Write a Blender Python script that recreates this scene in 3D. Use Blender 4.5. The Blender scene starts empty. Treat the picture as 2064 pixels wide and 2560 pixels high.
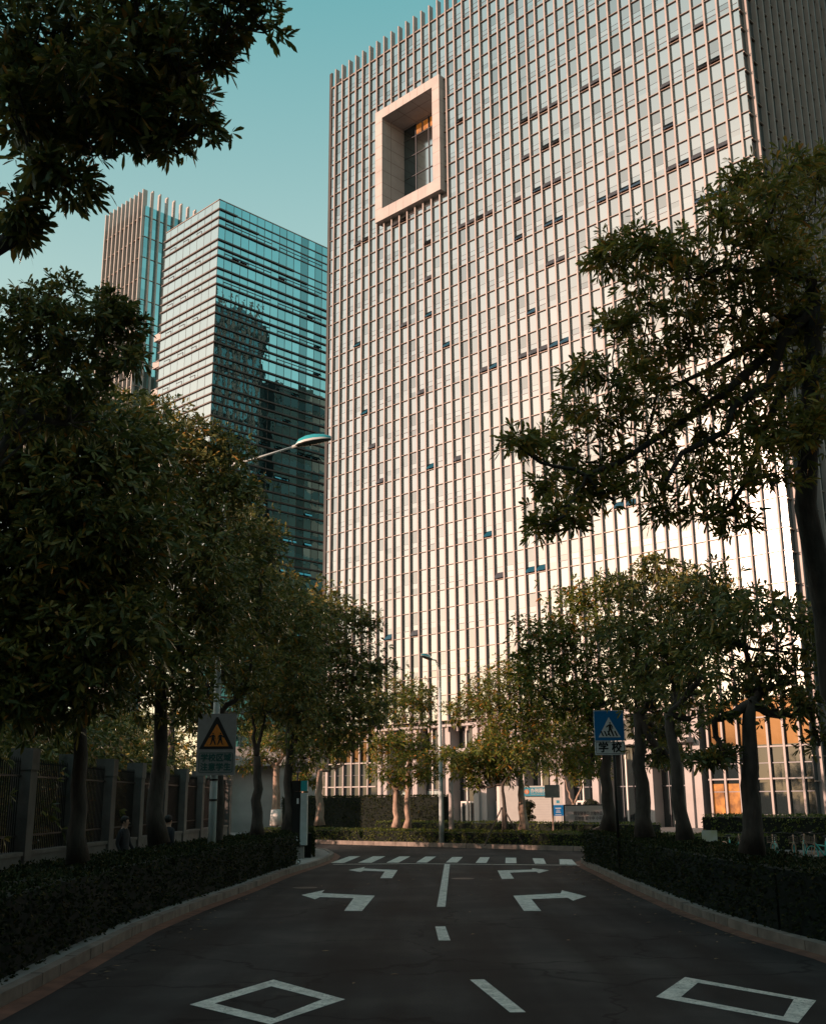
import bpy, math, random
import numpy as np
from mathutils import Vector, Matrix
random.seed(7); RNG = np.random.default_rng(11)
SC = bpy.context.scene; COL = SC.collection

# ---------------------------------------------------------------- camera
FOC, PITCH, ROLL, CAMH = 2737.8, 0.257318, -0.0077465, 2.2
YAW = -0.79661
_cp, _sp, _cr, _sr = math.cos(PITCH), math.sin(PITCH), math.cos(ROLL), math.sin(ROLL)
CFWD = np.array([0, _cp, _sp]); _up = np.array([0, -_sp, _cp]); _rt = np.array([1., 0, 0])
CX = _cr*_rt + _sr*_up; CU = -_sr*_rt + _cr*_up
cam = bpy.data.cameras.new('camera'); camo = bpy.data.objects.new('camera', cam); COL.objects.link(camo)
cam.sensor_fit = 'VERTICAL'; cam.sensor_height = 36; cam.lens = FOC/2560*36
cam.clip_start = 0.05; cam.clip_end = 4000
camo.matrix_world = Matrix(((CX[0], CU[0], -CFWD[0], 0), (CX[1], CU[1], -CFWD[1], 0), (CX[2], CU[2], -CFWD[2], CAMH), (0, 0, 0, 1)))
SC.camera = camo

# ---------------------------------------------------------------- light
SUN_EL, SUN_AZ = math.radians(12.5), math.atan2(-0.90, -0.43)      # azimuth of the sun, clockwise from +Y
sd = Vector((math.sin(SUN_AZ)*math.cos(SUN_EL), math.cos(SUN_AZ)*math.cos(SUN_EL), math.sin(SUN_EL)))
W = bpy.data.worlds.new("World"); SC.world = W; W.use_nodes = True
nt = W.node_tree; nt.nodes.clear()
sky = nt.nodes.new('ShaderNodeTexSky'); sky.sky_type = 'NISHITA'; sky.sun_disc = False
sky.sun_elevation = SUN_EL; sky.sun_rotation = SUN_AZ; sky.altitude = 50
sky.air_density = 1.0; sky.dust_density = 1.2; sky.ozone_density = 1.0
gam = nt.nodes.new('ShaderNodeGamma'); gam.inputs[1].default_value = 0.50          # softer falloff from the sunset glow to the far side
wtc = nt.nodes.new('ShaderNodeTexCoord'); dotn = nt.nodes.new('ShaderNodeVectorMath'); dotn.operation = 'DOT_PRODUCT'
dotn.inputs[1].default_value = (math.sin(SUN_AZ), math.cos(SUN_AZ), 0.0)
mr = nt.nodes.new('ShaderNodeMapRange'); mr.inputs[1].default_value = .45; mr.inputs[2].default_value = .92
tm = nt.nodes.new('ShaderNodeMix'); tm.data_type = 'RGBA'
tm.inputs[7].default_value = (.95, .79, 0.685, 1)                                    # sunset side
sep = nt.nodes.new('ShaderNodeSeparateXYZ'); me_ = nt.nodes.new('ShaderNodeMapRange'); me_.inputs[1].default_value = .30; me_.inputs[2].default_value = .72
te = nt.nodes.new('ShaderNodeMix'); te.data_type = 'RGBA'; te.inputs[6].default_value = (1.22, 1.20, 0.92, 1); te.inputs[7].default_value = (0.27, 0.84, 0.74, 1)
nt.links.new(wtc.outputs['Generated'], sep.inputs[0]); nt.links.new(sep.outputs[2], me_.inputs[0]); nt.links.new(me_.outputs[0], te.inputs[0]); 
mz = nt.nodes.new('ShaderNodeMapRange'); mz.inputs[1].default_value = .74; mz.inputs[2].default_value = .92
tz = nt.nodes.new('ShaderNodeMix'); tz.data_type = 'RGBA'; tz.inputs[7].default_value = (0.92, 0.92, 0.80, 1)              # paler towards the zenith
nt.links.new(sep.outputs[2], mz.inputs[0]); nt.links.new(mz.outputs[0], tz.inputs[0]); nt.links.new(te.outputs[2], tz.inputs[6]); nt.links.new(tz.outputs[2], tm.inputs[6])
tint = nt.nodes.new('ShaderNodeMix'); tint.data_type = 'RGBA'; tint.blend_type = 'MULTIPLY'; tint.inputs[0].default_value = 1
bg = nt.nodes.new('ShaderNodeBackground'); bg.inputs[1].default_value = 0.15
wo = nt.nodes.new('ShaderNodeOutputWorld')
nt.links.new(wtc.outputs['Generated'], dotn.inputs[0]); nt.links.new(dotn.outputs['Value'], mr.inputs[0]); nt.links.new(mr.outputs[0], tm.inputs[0])
nt.links.new(sky.outputs[0], gam.inputs[0]); nt.links.new(gam.outputs[0], tint.inputs[6]); nt.links.new(tm.outputs[2], tint.inputs[7])
nt.links.new(tint.outputs[2], bg.inputs[0]); nt.links.new(bg.outputs[0], wo.inputs[0])
sl = bpy.data.lights.new('sun', 'SUN'); sl.energy = 2.0; sl.angle = math.radians(0.6); sl.color = (1.0, 0.66, 0.50)
so = bpy.data.objects.new('sun', sl); COL.objects.link(so); so.rotation_euler = sd.to_track_quat('Z', 'Y').to_euler()
SC.view_settings.view_transform = 'Standard'; SC.view_settings.look = 'None'
SC.view_settings.exposure = 1.6; SC.view_settings.gamma = 1
SC.cycles.max_bounces = 6; SC.cycles.diffuse_bounces = 3; SC.cycles.glossy_bounces = 3; SC.cycles.transmission_bounces = 4
SC.cycles.use_denoising = True; SC.cycles.caustics_reflective = False; SC.cycles.caustics_refractive = False

# ---------------------------------------------------------------- pixel -> world point (survey of the photograph)
S_ = 2064/1736
def ray(dx, dy):
    a, b = (dx*S_-1032)/FOC, (dy*S_-1280)/FOC
    return CX*a - CU*b + CFWD
def at(dx, dy, Y):
    d = ray(dx, dy); p = d*Y/d[1]; return Vector((p[0], p[1], p[2]+CAMH))
def gnd(dx, dy, z=0.0):
    d = ray(dx, dy); t = (z-CAMH)/d[2]; return Vector((d[0]*t, d[1]*t, z))

# ---------------------------------------------------------------- materials
def new_mat(name):
    m = bpy.data.materials.new(name); m.use_nodes = True
    n = m.node_tree; b = n.nodes['Principled BSDF']; return m, n, b
def mat(name, col, rough=0.6, metal=0.0, var=0.0, scale=3.0, bump=0.0, bscale=30.0, spec=0.5, col2=None, emit=None, coat=0, detail=4, stretch=None):
    m, n, b = new_mat(name)
    b.inputs['Roughness'].default_value = rough; b.inputs['Metallic'].default_value = metal
    b.inputs['Specular IOR Level'].default_value = spec; b.inputs['Base Color'].default_value = (*col, 1)
    if coat: b.inputs['Coat Weight'].default_value = coat
    tc = n.nodes.new('ShaderNodeTexCoord'); src = tc.outputs['Object']
    if stretch:
        mp = n.nodes.new('ShaderNodeMapping'); mp.inputs['Scale'].default_value = stretch
        n.links.new(src, mp.inputs[0]); src = mp.outputs[0]
    if var > 0 or col2:
        c2 = col2 if col2 else tuple(max(0, c*(1-var)) for c in col); c1 = col if col2 else tuple(min(1, c*(1+var*.6)) for c in col)
        no = n.nodes.new('ShaderNodeTexNoise'); no.inputs['Scale'].default_value = scale; no.inputs['Detail'].default_value = detail
        n.links.new(src, no.inputs[0])
        r = n.nodes.new('ShaderNodeValToRGB'); r.color_ramp.elements[0].position = .3; r.color_ramp.elements[1].position = .7
        r.color_ramp.elements[0].color = (*c2, 1); r.color_ramp.elements[1].color = (*c1, 1)
        n.links.new(no.outputs[0], r.inputs[0]); n.links.new(r.outputs[0], b.inputs['Base Color'])
    if bump > 0:
        no2 = n.nodes.new('ShaderNodeTexNoise'); no2.inputs['Scale'].default_value = bscale; no2.inputs['Detail'].default_value = 5
        n.links.new(src, no2.inputs[0]); bu = n.nodes.new('ShaderNodeBump'); bu.inputs['Strength'].default_value = bump; bu.inputs['Distance'].default_value = .02
        n.links.new(no2.outputs[0], bu.inputs['Height']); n.links.new(bu.outputs[0], b.inputs['Normal'])
    if emit: b.inputs['Emission Color'].default_value = (*emit[:3], 1); b.inputs['Emission Strength'].default_value = emit[3]
    return m
def leaf_mat(name, cols, trans=.3, rough=.5, spec=.35):
    m, n, b = new_mat(name)
    g = n.nodes.new('ShaderNodeNewGeometry'); r = n.nodes.new('ShaderNodeValToRGB'); r.color_ramp.interpolation = 'LINEAR'
    el = r.color_ramp.elements
    while len(el) < len(cols): el.new(.5)
    for i, (p, c) in enumerate(cols): el[i].position = p; el[i].color = (*c, 1)
    n.links.new(g.outputs['Random Per Island'], r.inputs[0]); n.links.new(r.outputs[0], b.inputs['Base Color'])
    b.inputs['Roughness'].default_value = rough; b.inputs['Specular IOR Level'].default_value = spec
    t = n.nodes.new('ShaderNodeBsdfTranslucent'); mx = n.nodes.new('ShaderNodeMixShader'); mx.inputs[0].default_value = trans
    n.links.new(r.outputs[0], t.inputs[0]); n.links.new(b.outputs[0], mx.inputs[1]); n.links.new(t.outputs[0], mx.inputs[2])
    n.links.new(mx.outputs[0], n.nodes['Material Output'].inputs[0]); return m
def glass_mirror(name, tint, rough=.06, wave=.0, wscale=1.2, vary=0):
    """coated curtain wall glass: a tinted mirror over a dark body"""
    m, n, b = new_mat(name)
    b.inputs['Metallic'].default_value = 1; b.inputs['Base Color'].default_value = (*tint, 1); b.inputs['Roughness'].default_value = rough
    if vary:                                            # pane to pane differences of coating and blinds
        g = n.nodes.new('ShaderNodeNewGeometry'); r = n.nodes.new('ShaderNodeValToRGB'); r.color_ramp.elements[0].color = (*[c*(1-vary*2.2) for c in tint], 1); r.color_ramp.elements[1].color = (*[min(1, c*(1+vary*.5)) for c in tint], 1)
        e = r.color_ramp.elements.new(.12); e.color = (*[c*(1-vary) for c in tint], 1); e = r.color_ramp.elements.new(.4); e.color = (*tint, 1)
        n.links.new(g.outputs['Random Per Island'], r.inputs[0]); n.links.new(r.outputs[0], b.inputs['Base Color'])
    if wave:
        tc = n.nodes.new('ShaderNodeTexCoord'); no = n.nodes.new('ShaderNodeTexNoise'); no.inputs['Scale'].default_value = wscale; no.inputs['Detail'].default_value = 2
        n.links.new(tc.outputs['Object'], no.inputs[0]); bu = n.nodes.new('ShaderNodeBump'); bu.inputs['Strength'].default_value = 1; bu.inputs['Distance'].default_value = wave
        n.links.new(no.outputs[0], bu.inputs['Height']); n.links.new(bu.outputs[0], b.inputs['Normal'])
    return m

def N_(n, t, **k):
    x = n.nodes.new(t)
    for a, v in k.items():
        if a.startswith('i_'): x.inputs[a[2:].replace('_', ' ')].default_value = v
        else: setattr(x, a, v)
    return x
def ramp(n, src, stops):
    r = n.nodes.new('ShaderNodeValToRGB'); el = r.color_ramp.elements
    while len(el) < len(stops): el.new(.5)
    for e, (p, c) in zip(el, stops): e.position = p; e.color = (*c, 1) if hasattr(c, '__len__') else (c, c, c, 1)
    n.links.new(src, r.inputs[0]); return r.outputs[0]
def mixc(n, a, b, f, mode='MIX'):
    m = N_(n, 'ShaderNodeMix', data_type='RGBA', blend_type=mode)
    for idx, v in ((0, f), (6, a), (7, b)):
        if hasattr(v, 'is_linked'): n.links.new(v, m.inputs[idx])
        else: m.inputs[idx].default_value = v if idx == 0 else (*v, 1)
    return m.outputs[2]
def asphalt_mat(name, paint=False):
    m, n, b = new_mat(name); tc = n.nodes.new('ShaderNodeTexCoord').outputs['Object']
    def noise(sc, det=4, rough=.6, vec=None):
        x = N_(n, 'ShaderNodeTexNoise', i_Scale=sc, i_Detail=det, i_Roughness=rough); n.links.new(vec or tc, x.inputs[0]); return x.outputs[0]
    base = ramp(n, noise(.35, 6), [(.34, (.021, .0195, .020)), (.5, (.034, .031, .031)), (.66, (.058, .051, .048))])
    mp = N_(n, 'ShaderNodeMapping'); mp.inputs['Scale'].default_value = (1.1, .09, 1); n.links.new(tc, mp.inputs[0])
    lanes = ramp(n, noise(1.0, 3, .5, mp.outputs[0]), [(.40, .62), (.60, 1.35)])
    base = mixc(n, base, lanes, .8, 'MULTIPLY')
    base = mixc(n, base, ramp(n, noise(70, 3, .8), [(.35, .45), (.5, 1.0), (.66, 1.9)]), .7, 'MULTIPLY')
    vo = N_(n, 'ShaderNodeTexVoronoi', feature='DISTANCE_TO_EDGE', i_Scale=.30); dist = N_(n, 'ShaderNodeVectorMath', operation='MULTIPLY_ADD')
    nv = N_(n, 'ShaderNodeTexNoise', i_Scale=1.3, i_Detail=6); n.links.new(tc, nv.inputs[0]); n.links.new(nv.outputs['Color'], dist.inputs[0]); dist.inputs[1].default_value = (1.3, 1.3, 0); n.links.new(tc, dist.inputs[2]); n.links.new(dist.outputs[0], vo.inputs['Vector'])
    crack = ramp(n, vo.outputs['Distance'], [(0, .25), (.006, .3), (.011, 1)])
    base = mixc(n, base, crack, .75, 'MULTIPLY')
    base = mixc(n, base, (.075, .040, .030), ramp(n, noise(.22, 5, .7), [(.60, 0), (.78, .5)]))
    base = mixc(n, base, (.012, .012, .012), ramp(n, noise(1.6, 3, .5), [(.70, 0), (.76, .55)]))
    if paint:
        pc = ramp(n, noise(5, 6), [(.3, (.50, .45, .40)), (.6, (.90, .82, .74))])
        wear = ramp(n, noise(26, 8, .75), [(.52, 0), (.62, .9)]); wear2 = ramp(n, noise(2.2, 4), [(.35, .25), (.62, 1)])
        f = N_(n, 'ShaderNodeMath', operation='MULTIPLY'); n.links.new(wear, f.inputs[0]); n.links.new(wear2, f.inputs[1])
        base = mixc(n, pc, base, f.outputs[0])
    n.links.new(base, b.inputs['Base Color']); b.inputs['Roughness'].default_value = .85; b.inputs['Specular IOR Level'].default_value = .12
    bu = N_(n, 'ShaderNodeBump', i_Strength=.7, i_Distance=.012); n.links.new(noise(95, 4, .8), bu.inputs['Height']); n.links.new(bu.outputs[0], b.inputs['Normal'])
    return m
LEAF = [(0, (.055, .075, .025)), (.35, (.11, .13, .035)), (.7, (.19, .185, .042)), (.93, (.32, .24, .05)), (1, (.5, .20, .035))]
M = dict(
 asphalt=asphalt_mat('asphalt'), paint=asphalt_mat('road_paint', True),
 kerb=mat('kerb_stone', (.25, .20, .17), .8, var=.35, scale=3, bump=.4, bscale=50),
 redstain=mat('gutter_stone', (.16, .07, .045), .9, var=.5, scale=3),
 paving=mat('paving', (.32, .31, .29), .8, var=.2, scale=2, bump=.3, bscale=60),
 soil=mat('soil', (.06, .05, .035), .95, var=.4, scale=3),
 plaza=mat('plaza_stone', (.20, .18, .17), .7, var=.2, scale=.8),
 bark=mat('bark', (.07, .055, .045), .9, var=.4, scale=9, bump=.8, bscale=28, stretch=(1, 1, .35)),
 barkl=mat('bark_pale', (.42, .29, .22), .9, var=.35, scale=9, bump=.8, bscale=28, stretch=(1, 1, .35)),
 white=mat('whitewash', (.75, .72, .68), .85, var=.15, scale=20),
 leaf=leaf_mat('leaf', LEAF), 
 leafr=leaf_mat('leaf_olive', [(0, (.10, .12, .03)), (.5, (.21, .20, .04)), (.85, (.36, .27, .05)), (1, (.55, .22, .04))], .5),
 leafy=leaf_mat('leaf_yellowish', [(0, (.06, .095, .02)), (.5, (.12, .155, .025)), (.85, (.24, .22, .03)), (1, (.48, .17, .03))], .35),
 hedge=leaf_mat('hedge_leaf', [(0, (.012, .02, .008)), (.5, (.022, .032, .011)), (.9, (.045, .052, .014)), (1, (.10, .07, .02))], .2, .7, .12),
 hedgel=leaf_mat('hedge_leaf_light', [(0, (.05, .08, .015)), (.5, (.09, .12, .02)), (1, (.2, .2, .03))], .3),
 dark=mat('dark_core', (.006, .009, .005), 1.0),
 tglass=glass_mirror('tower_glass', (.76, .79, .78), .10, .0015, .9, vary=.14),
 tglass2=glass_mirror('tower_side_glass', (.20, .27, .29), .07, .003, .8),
 fin=mat('fin_metal', (.34, .285, .268), .5, metal=.1, var=.12, scale=1),
 fin2=mat('pale_fin', (.40, .36, .34), .5, var=.1, scale=1), sunset_tint=glass_mirror('sunset_tint_glass', (.20, .115, .06), .12, .01, .6), amber=mat('lit_lobby', (.5, .22, .05), .7, emit=(1.0, .30, .03, .06), col2=(.05, .02, .01), scale=1.6),
 rail=mat('rail_metal', (.31, .24, .205), .4, metal=.2),
 hop=mat('hopper_frame', (.10, .10, .11), .4, metal=.5),
 hopg=glass_mirror('hopper_glass', (.26, .28, .31), .05),
 stone=mat('pale_stone', (.44, .395, .38), .7, var=.12, scale=.7, bump=.1, bscale=20),
 joint=mat('stone_joint', (.17, .12, .10), .9),
 sglass=mat('showroom_glass', (.02, .028, .03), .04, spec=.9, metal=0.0, coat=.5),
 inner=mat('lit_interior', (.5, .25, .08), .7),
 curtain=mat('pale_curtain', (.35, .42, .40), .9, var=.3, scale=3, stretch=(6, 6, .3)),
 teal=glass_mirror('teal_glass', (.27, .53, .56), .02, .008, .8, vary=.22),
 cream=glass_mirror('cream_glass', (.94, .93, .88), .12, .001, .9, vary=.07),
 band=mat('band_metal', (.14, .105, .095), .5, metal=.3),
 concrete=mat('concrete', (.34, .31, .29), .85, var=.25, scale=.6, bump=.2, bscale=12),
 conc_dark=mat('dark_concrete', (.07, .066, .064), .85, var=.25, scale=.5),
 iron=mat('iron', (.03, .028, .027), .5, metal=.6),
 fstone=mat('fence_stone', (.15, .14, .13), .8, var=.25, scale=2.5, bump=.3, bscale=30),
 pole=mat('pole_paint', (.50, .56, .56), .45, var=.12, scale=4),
 lampteal=mat('lamp_teal', (.03, .38, .42), .3, coat=.4), lampw=mat('lamp_white', (.72, .73, .70), .35),
 lampg=mat('lamp_lens', (.12, .12, .11), .25), copper=mat('copper', (.4, .14, .05), .5),
 signw2=mat('sign_dull', (.27, .27, .27), .6, var=.1, scale=8), signw=mat('sign_white', (.72, .72, .72), .6, var=.1, scale=8), signblk=mat('sign_black', (.012, .012, .014), .5),
 signor=mat('sign_amber', (.72, .24, .03), .6, var=.25, scale=18), signblue=mat('sign_blue', (.006, .16, .42), .4),
 signgrey=mat('sign_back', (.12, .13, .14), .6), signgreen=mat('sign_text_green', (.02, .09, .08), .6),
 banner=mat('banner_blue', (.08, .34, .44), .5), orange=mat('logo_orange', (.8, .28, .12), .5),
 poster=mat('poster', (.52, .38, .33), .6, col2=(.42, .36, .36), scale=1.2), postertx=mat('poster_text', (.12, .08, .08), .7),
 gatew=mat('tiled_wall', (.74, .66, .60), .7, var=.06, scale=2), dooralu=mat('door_alu', (.72, .66, .62), .4),
 bike=mat('bike_teal', (.08, .52, .46), .35), tyre=mat('rubber', (.02, .02, .02), .8), steel=mat('steel', (.55, .55, .55), .3, metal=.9),
 basket=mat('basket', (.13, .09, .065), .6), fender=mat('fender_orange', (.72, .38, .24), .5),
 board=mat('notice_white', (.7, .7, .66), .6, col2=(.62, .60, .38), scale=3), bin=mat('bin_teal', (.03, .16, .15), .6),
 cloth1=mat('dark_jacket', (.025, .026, .032), .9), jeans=mat('jeans', (.08, .13, .18), .9), skin=mat('skin', (.42, .25, .18), .6), hair=mat('hair', (.01, .009, .008), .7),
 ltbag=mat('bag_blue', (.15, .26, .30), .6), fallen=mat('fallen_leaf', (.30, .20, .10), .8, var=.5, scale=3),
 brownwall=mat('brown_cladding', (.30, .25, .23), .8, var=.4, scale=.12, stretch=(1, 1, .2)),
 shadewall=mat('shade_block_wall', (.16, .12, .10), .9, var=.2, scale=.3), lampon=mat('ceiling_light', (.9, .9, .85), .5, emit=(1, .95, .85, 3.0)),
)

# ---------------------------------------------------------------- mesh helpers
class MB:
    def __init__(s): s.v = []; s.f = []
    def box(s, x0, x1, y0, y1, z0, z1):
        s.obox((0, 0, 0), (1, 0, 0), (0, 1, 0), x0, x1, y0, y1, z0, z1); return s
    def obox(s, o, u, n, a0, a1, b0, b1, c0, c1):
        o = Vector(o); u = Vector(u); n = Vector(n); w = Vector((0, 0, 1)); k = len(s.v)
        for a in (a0, a1):
            for b in (b0, b1):
                for c in (c0, c1): s.v.append(tuple(o+u*a+n*b+w*c))
        q = [(0, 1, 3, 2), (4, 6, 7, 5), (0, 4, 5, 1), (2, 3, 7, 6), (0, 2, 6, 4), (1, 5, 7, 3)]
        flip = (u.cross(n)).dot(w)*(a1-a0)*(b1-b0)*(c1-c0) < 0
        for t in q: s.f.append(tuple(k+i for i in (t[::-1] if flip else t)))
        return s
    def poly(s, pts):
        k = len(s.v); s.v += [tuple(p) for p in pts]; s.f.append(tuple(range(k, k+len(pts)))); return s
    def prism(s, pts, z0, z1):
        k = len(s.v); n = len(pts)
        ar = sum(pts[i][0]*pts[(i+1) % n][1]-pts[(i+1) % n][0]*pts[i][1] for i in range(n))
        if ar < 0: pts = pts[::-1]
        s.v += [(p[0], p[1], z0) for p in pts] + [(p[0], p[1], z1) for p in pts]
        s.f.append(tuple(range(k+n, k+2*n))); s.f.append(tuple(range(k+n-1, k-1, -1)))
        for i in range(n): j = (i+1) % n; s.f.append((k+i, k+j, k+n+j, k+n+i))
        return s
    def tube(s, pts, rad, seg=8, cap=True):
        pts = [Vector(p) for p in pts]; k0 = len(s.v)
        if not hasattr(rad, '__len__'): rad = [rad]*len(pts)
        ref = Vector((0.31, 0.23, .92)) if abs((pts[-1]-pts[0]).normalized().z) < .8 else Vector((1, .1, 0))
        for i, p in enumerate(pts):
            d = (pts[min(i+1, len(pts)-1)]-pts[max(i-1, 0)]).normalized()
            a = d.cross(ref).normalized(); b = d.cross(a)
            for j in range(seg):
                t = 2*math.pi*j/seg; s.v.append(tuple(p+(a*math.cos(t)+b*math.sin(t))*rad[i]))
        for i in range(len(pts)-1):
            for j in range(seg):
                a, b = k0+i*seg+j, k0+i*seg+(j+1) % seg; s.f.append((a, a+seg, b+seg, b))
        if cap: s.f.append(tuple(range(k0, k0+seg))); s.f.append(tuple(range(k0+len(pts)*seg-1, k0+(len(pts)-1)*seg-1, -1)))
        return s
    def sphere(s, c, r, sx=1, sy=1, sz=1, nu=12, nv=8, jit=0, f=None):
        k = len(s.v); c = Vector(c)
        for i in range(nv+1):
            th = math.pi*i/nv
            for j in range(nu):
                ph = 2*math.pi*j/nu; rr = r*(1+random.uniform(-jit, jit))
                p = Vector((math.sin(th)*math.cos(ph)*sx, math.sin(th)*math.sin(ph)*sy, math.cos(th)*sz))*rr
                if f: p = f(p)
                s.v.append(tuple(c+p))
        for i in range(nv):
            for j in range(nu): a, b = k+i*nu+j, k+i*nu+(j+1) % nu; s.f.append((a, a+nu, b+nu, b))
        return s
    def build(s, name, m, parent=None, smooth=False):
        me = bpy.data.meshes.new(name); me.from_pydata(s.v, [], s.f); me.materials.append(M[m] if isinstance(m, str) else m)
        if smooth: me.polygons.foreach_set('use_smooth', [True]*len(me.polygons))
        me.update(); o = bpy.data.objects.new(name, me); COL.objects.link(o)
        if parent: o.parent = parent; o.matrix_parent_inverse = parent.matrix_world.inverted()
        return o
def empty(name, loc=(0, 0, 0)):
    o = bpy.data.objects.new(name, None); COL.objects.link(o); o.location = loc; o.empty_display_size = .3
    o.matrix_world = Matrix.Translation(loc); return o
def tag(o, label=None, cat=None, group=None, kind=None):
    if label: o['label'] = label
    if cat: o['category'] = cat
    if group: o['group'] = group
    if kind: o['kind'] = kind
    return o
def thing(name, loc, label, cat, group=None): return tag(empty(name, loc), label, cat, group)
def struct(name, mb, m): return tag(mb.build(name, m), kind='structure')
def text(body, size, origin, u, up, m, parent, name='lettering', bold=.0, align='CENTER', out=.004, fit=None):
    """flat lettering on a sign: u = reading direction, up = up direction"""
    cu = bpy.data.curves.new(name, 'FONT'); cu.body = body; cu.size = size; cu.align_x = align; cu.align_y = 'CENTER'; cu.extrude = .002
    t = bpy.data.objects.new(name, cu); COL.objects.link(t)
    dg = bpy.context.evaluated_depsgraph_get(); me = bpy.data.meshes.new_from_object(t.evaluated_get(dg))
    bpy.data.objects.remove(t)
    u = Vector(u).normalized(); up = Vector(up).normalized(); n = u.cross(up); o = Vector(origin)+n*out
    if fit and len(me.vertices):
        xs = [v.co.x for v in me.vertices]; w = max(xs)-min(xs); k = fit/w
    else: k = 1
    if bold:                                            # heavier strokes: the outline repeated a hair to each side
        vs = [v.co.copy() for v in me.vertices]; fs = [tuple(p.vertices) for p in me.polygons]; nv = len(vs); V2 = []; F2 = []
        for q, (ax, ay) in enumerate(((-1, 0), (1, 0), (0, 1), (0, -1))):
            V2 += [c+Vector((ax*bold, ay*bold, q*.0004)) for c in vs]; F2 += [tuple(i+q*nv for i in f) for f in fs]
        me = bpy.data.meshes.new(name); me.from_pydata(V2, [], F2)
    for v in me.vertices: c = v.co.copy(); v.co = o+u*c.x*k+up*c.y+n*c.z
    me.materials.clear(); me.materials.append(M[m]); ob = bpy.data.objects.new(name, me); COL.objects.link(ob)
    if parent: ob.parent = parent; ob.matrix_parent_inverse = parent.matrix_world.inverted()
    return ob
def polyplate(pts2, o, u, up, th=.002):
    """2-D outline standing on a sign face"""
    u = Vector(u).normalized(); up = Vector(up).normalized(); n = u.cross(up); o = Vector(o); mb = MB(); k = len(pts2)
    f = [o+u*x+up*y+n*th for x, y in pts2]; b = [o+u*x+up*y for x, y in pts2]
    mb.v = [tuple(p) for p in f+b]; mb.f = [tuple(range(k))]+[(i, k+i, k+(i+1) % k, (i+1) % k) for i in range(k)]
    return mb

# ================================================================ GROUND, ROADS
struct('ground', MB().box(-1500, 1500, -1500, 1500, -.5, -.012), 'soil')
D1 = Vector((0.71499, -0.69913, 0)); N1 = Vector((-0.69913, -0.71499, 0))       # along / outward of the tower front
def crossp(x):  return 44.9-(x-6.6)*.978                                        # near kerb of the cross street
KL = [(-4.6, -8), (-4.6, 6), (-4.63, 13.9), (-4.72, 17), (-4.82, 20.4), (-4.68, 24), (-4.31, 29.2), (-4.02, 35), (-3.5, 40.5), (-3.28, 44), (-3.35, 47), (-3.9, 50.6), (-5.4, 54.0), (-9, 58.6)]
KR = [(6.1, -8), (6.0, 10), (5.85, 16.5), (5.55, 19), (5.38, 22.8), (5.42, 27), (5.5, 31), (5.62, 35), (5.7, 38.5), (5.9, 41), (6.6, 43.2), (8.0, 43.2), (9.8, 41.6)]
FK0, FK1 = Vector((-40, 91.4, 0)), Vector((60, 2.6, 0))   # far kerb line endpoints (through (-3.7,59.4) and (7.63,49.4))
L_end = [(-9, 58.6), (-45, 93.5)]; R_end = [(9.8, 41.6), (60, -7.6)]
def mid_far(x): return 56.13-.8835*x
far = [(-46, mid_far(-46)), (62, mid_far(62))]
road = [(p[0]-.05, p[1]) for p in KL]+[(-46, mid_far(-46)-6.4)]+[(-46, mid_far(-46))]+[(62, mid_far(62))]+[(62, -9.5)]+[(p[0]+.05, p[1]) for p in KR[::-1]]
struct('road', MB().poly([(x, y, 0) for x, y in road][::-1]), 'asphalt')
def ribbon(path, w, z0, z1, side):
    """kerb of individual stones along a path; side=+1 puts the stone to the right of travel"""
    mb = MB()
    for a, b in zip(path[:-1], path[1:]):
        a = Vector((*a, 0)); b = Vector((*b, 0)); L = (b-a).length; n = max(1, round(L/.75)); d = (b-a).normalized(); nn = Vector((d.y, -d.x, 0))*side
        for i in range(n):
            t0, t1 = i*L/n+.010, (i+1)*L/n-.010; j = random.uniform(-.010, .010)
            mb.obox(a, d, nn, t0, t1, 0+j, w+j, z0, z1+random.uniform(-.005, .005))
    return mb
struct('kerb_left', ribbon(KL+[(-45, 93.5)], .16, -.1, .15, -1), 'kerb')
struct('kerb_right', ribbon(KR+[(60, -7.6)], .16, -.1, .15, 1), 'kerb')
struct('kerb_far', ribbon([(-46, mid_far(-46)), (62, mid_far(62))], .16, -.1, .2, -1), 'kerb')
def strip(path, off, w, z):
    mb = MB(); P = [Vector((*p, 0)) for p in path]; L = []
    for i, p in enumerate(P):
        d = (P[min(i+1, len(P)-1)]-P[max(i-1, 0)]).normalized(); nn = Vector((d.y, -d.x, 0)); L.append((p+nn*off, p+nn*(off+w)))
    for (a, b), (c, d) in zip(L[:-1], L[1:]): mb.poly([(a.x, a.y, z), (b.x, b.y, z), (d.x, d.y, z), (c.x, c.y, z)])
    return mb
struct('gutter_left', strip(KL, .0, .28, .004), 'redstain'); struct('gutter_right', strip(KR, -.28, .28, .004), 'redstain')
# pavements behind the kerbs
pl = [(p[0]-.15, p[1]) for p in KL]+[(-45, 93.3), (-70, 93.3), (-70, -8)]
struct('pavement_left', MB().prism(pl, -.05, .12), 'paving')
pr_ = [(p[0]+.15, p[1]) for p in KR]+[(60, -7.8), (60, -8)]
struct('pavement_right', MB().prism(pr_, -.05, .12), 'paving')
struct('forecourt', MB().prism([(-46, mid_far(-46)+.16), (62, mid_far(62)+.16), (62, 140), (-46, 190)], -.05, .14), 'plaza')

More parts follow.
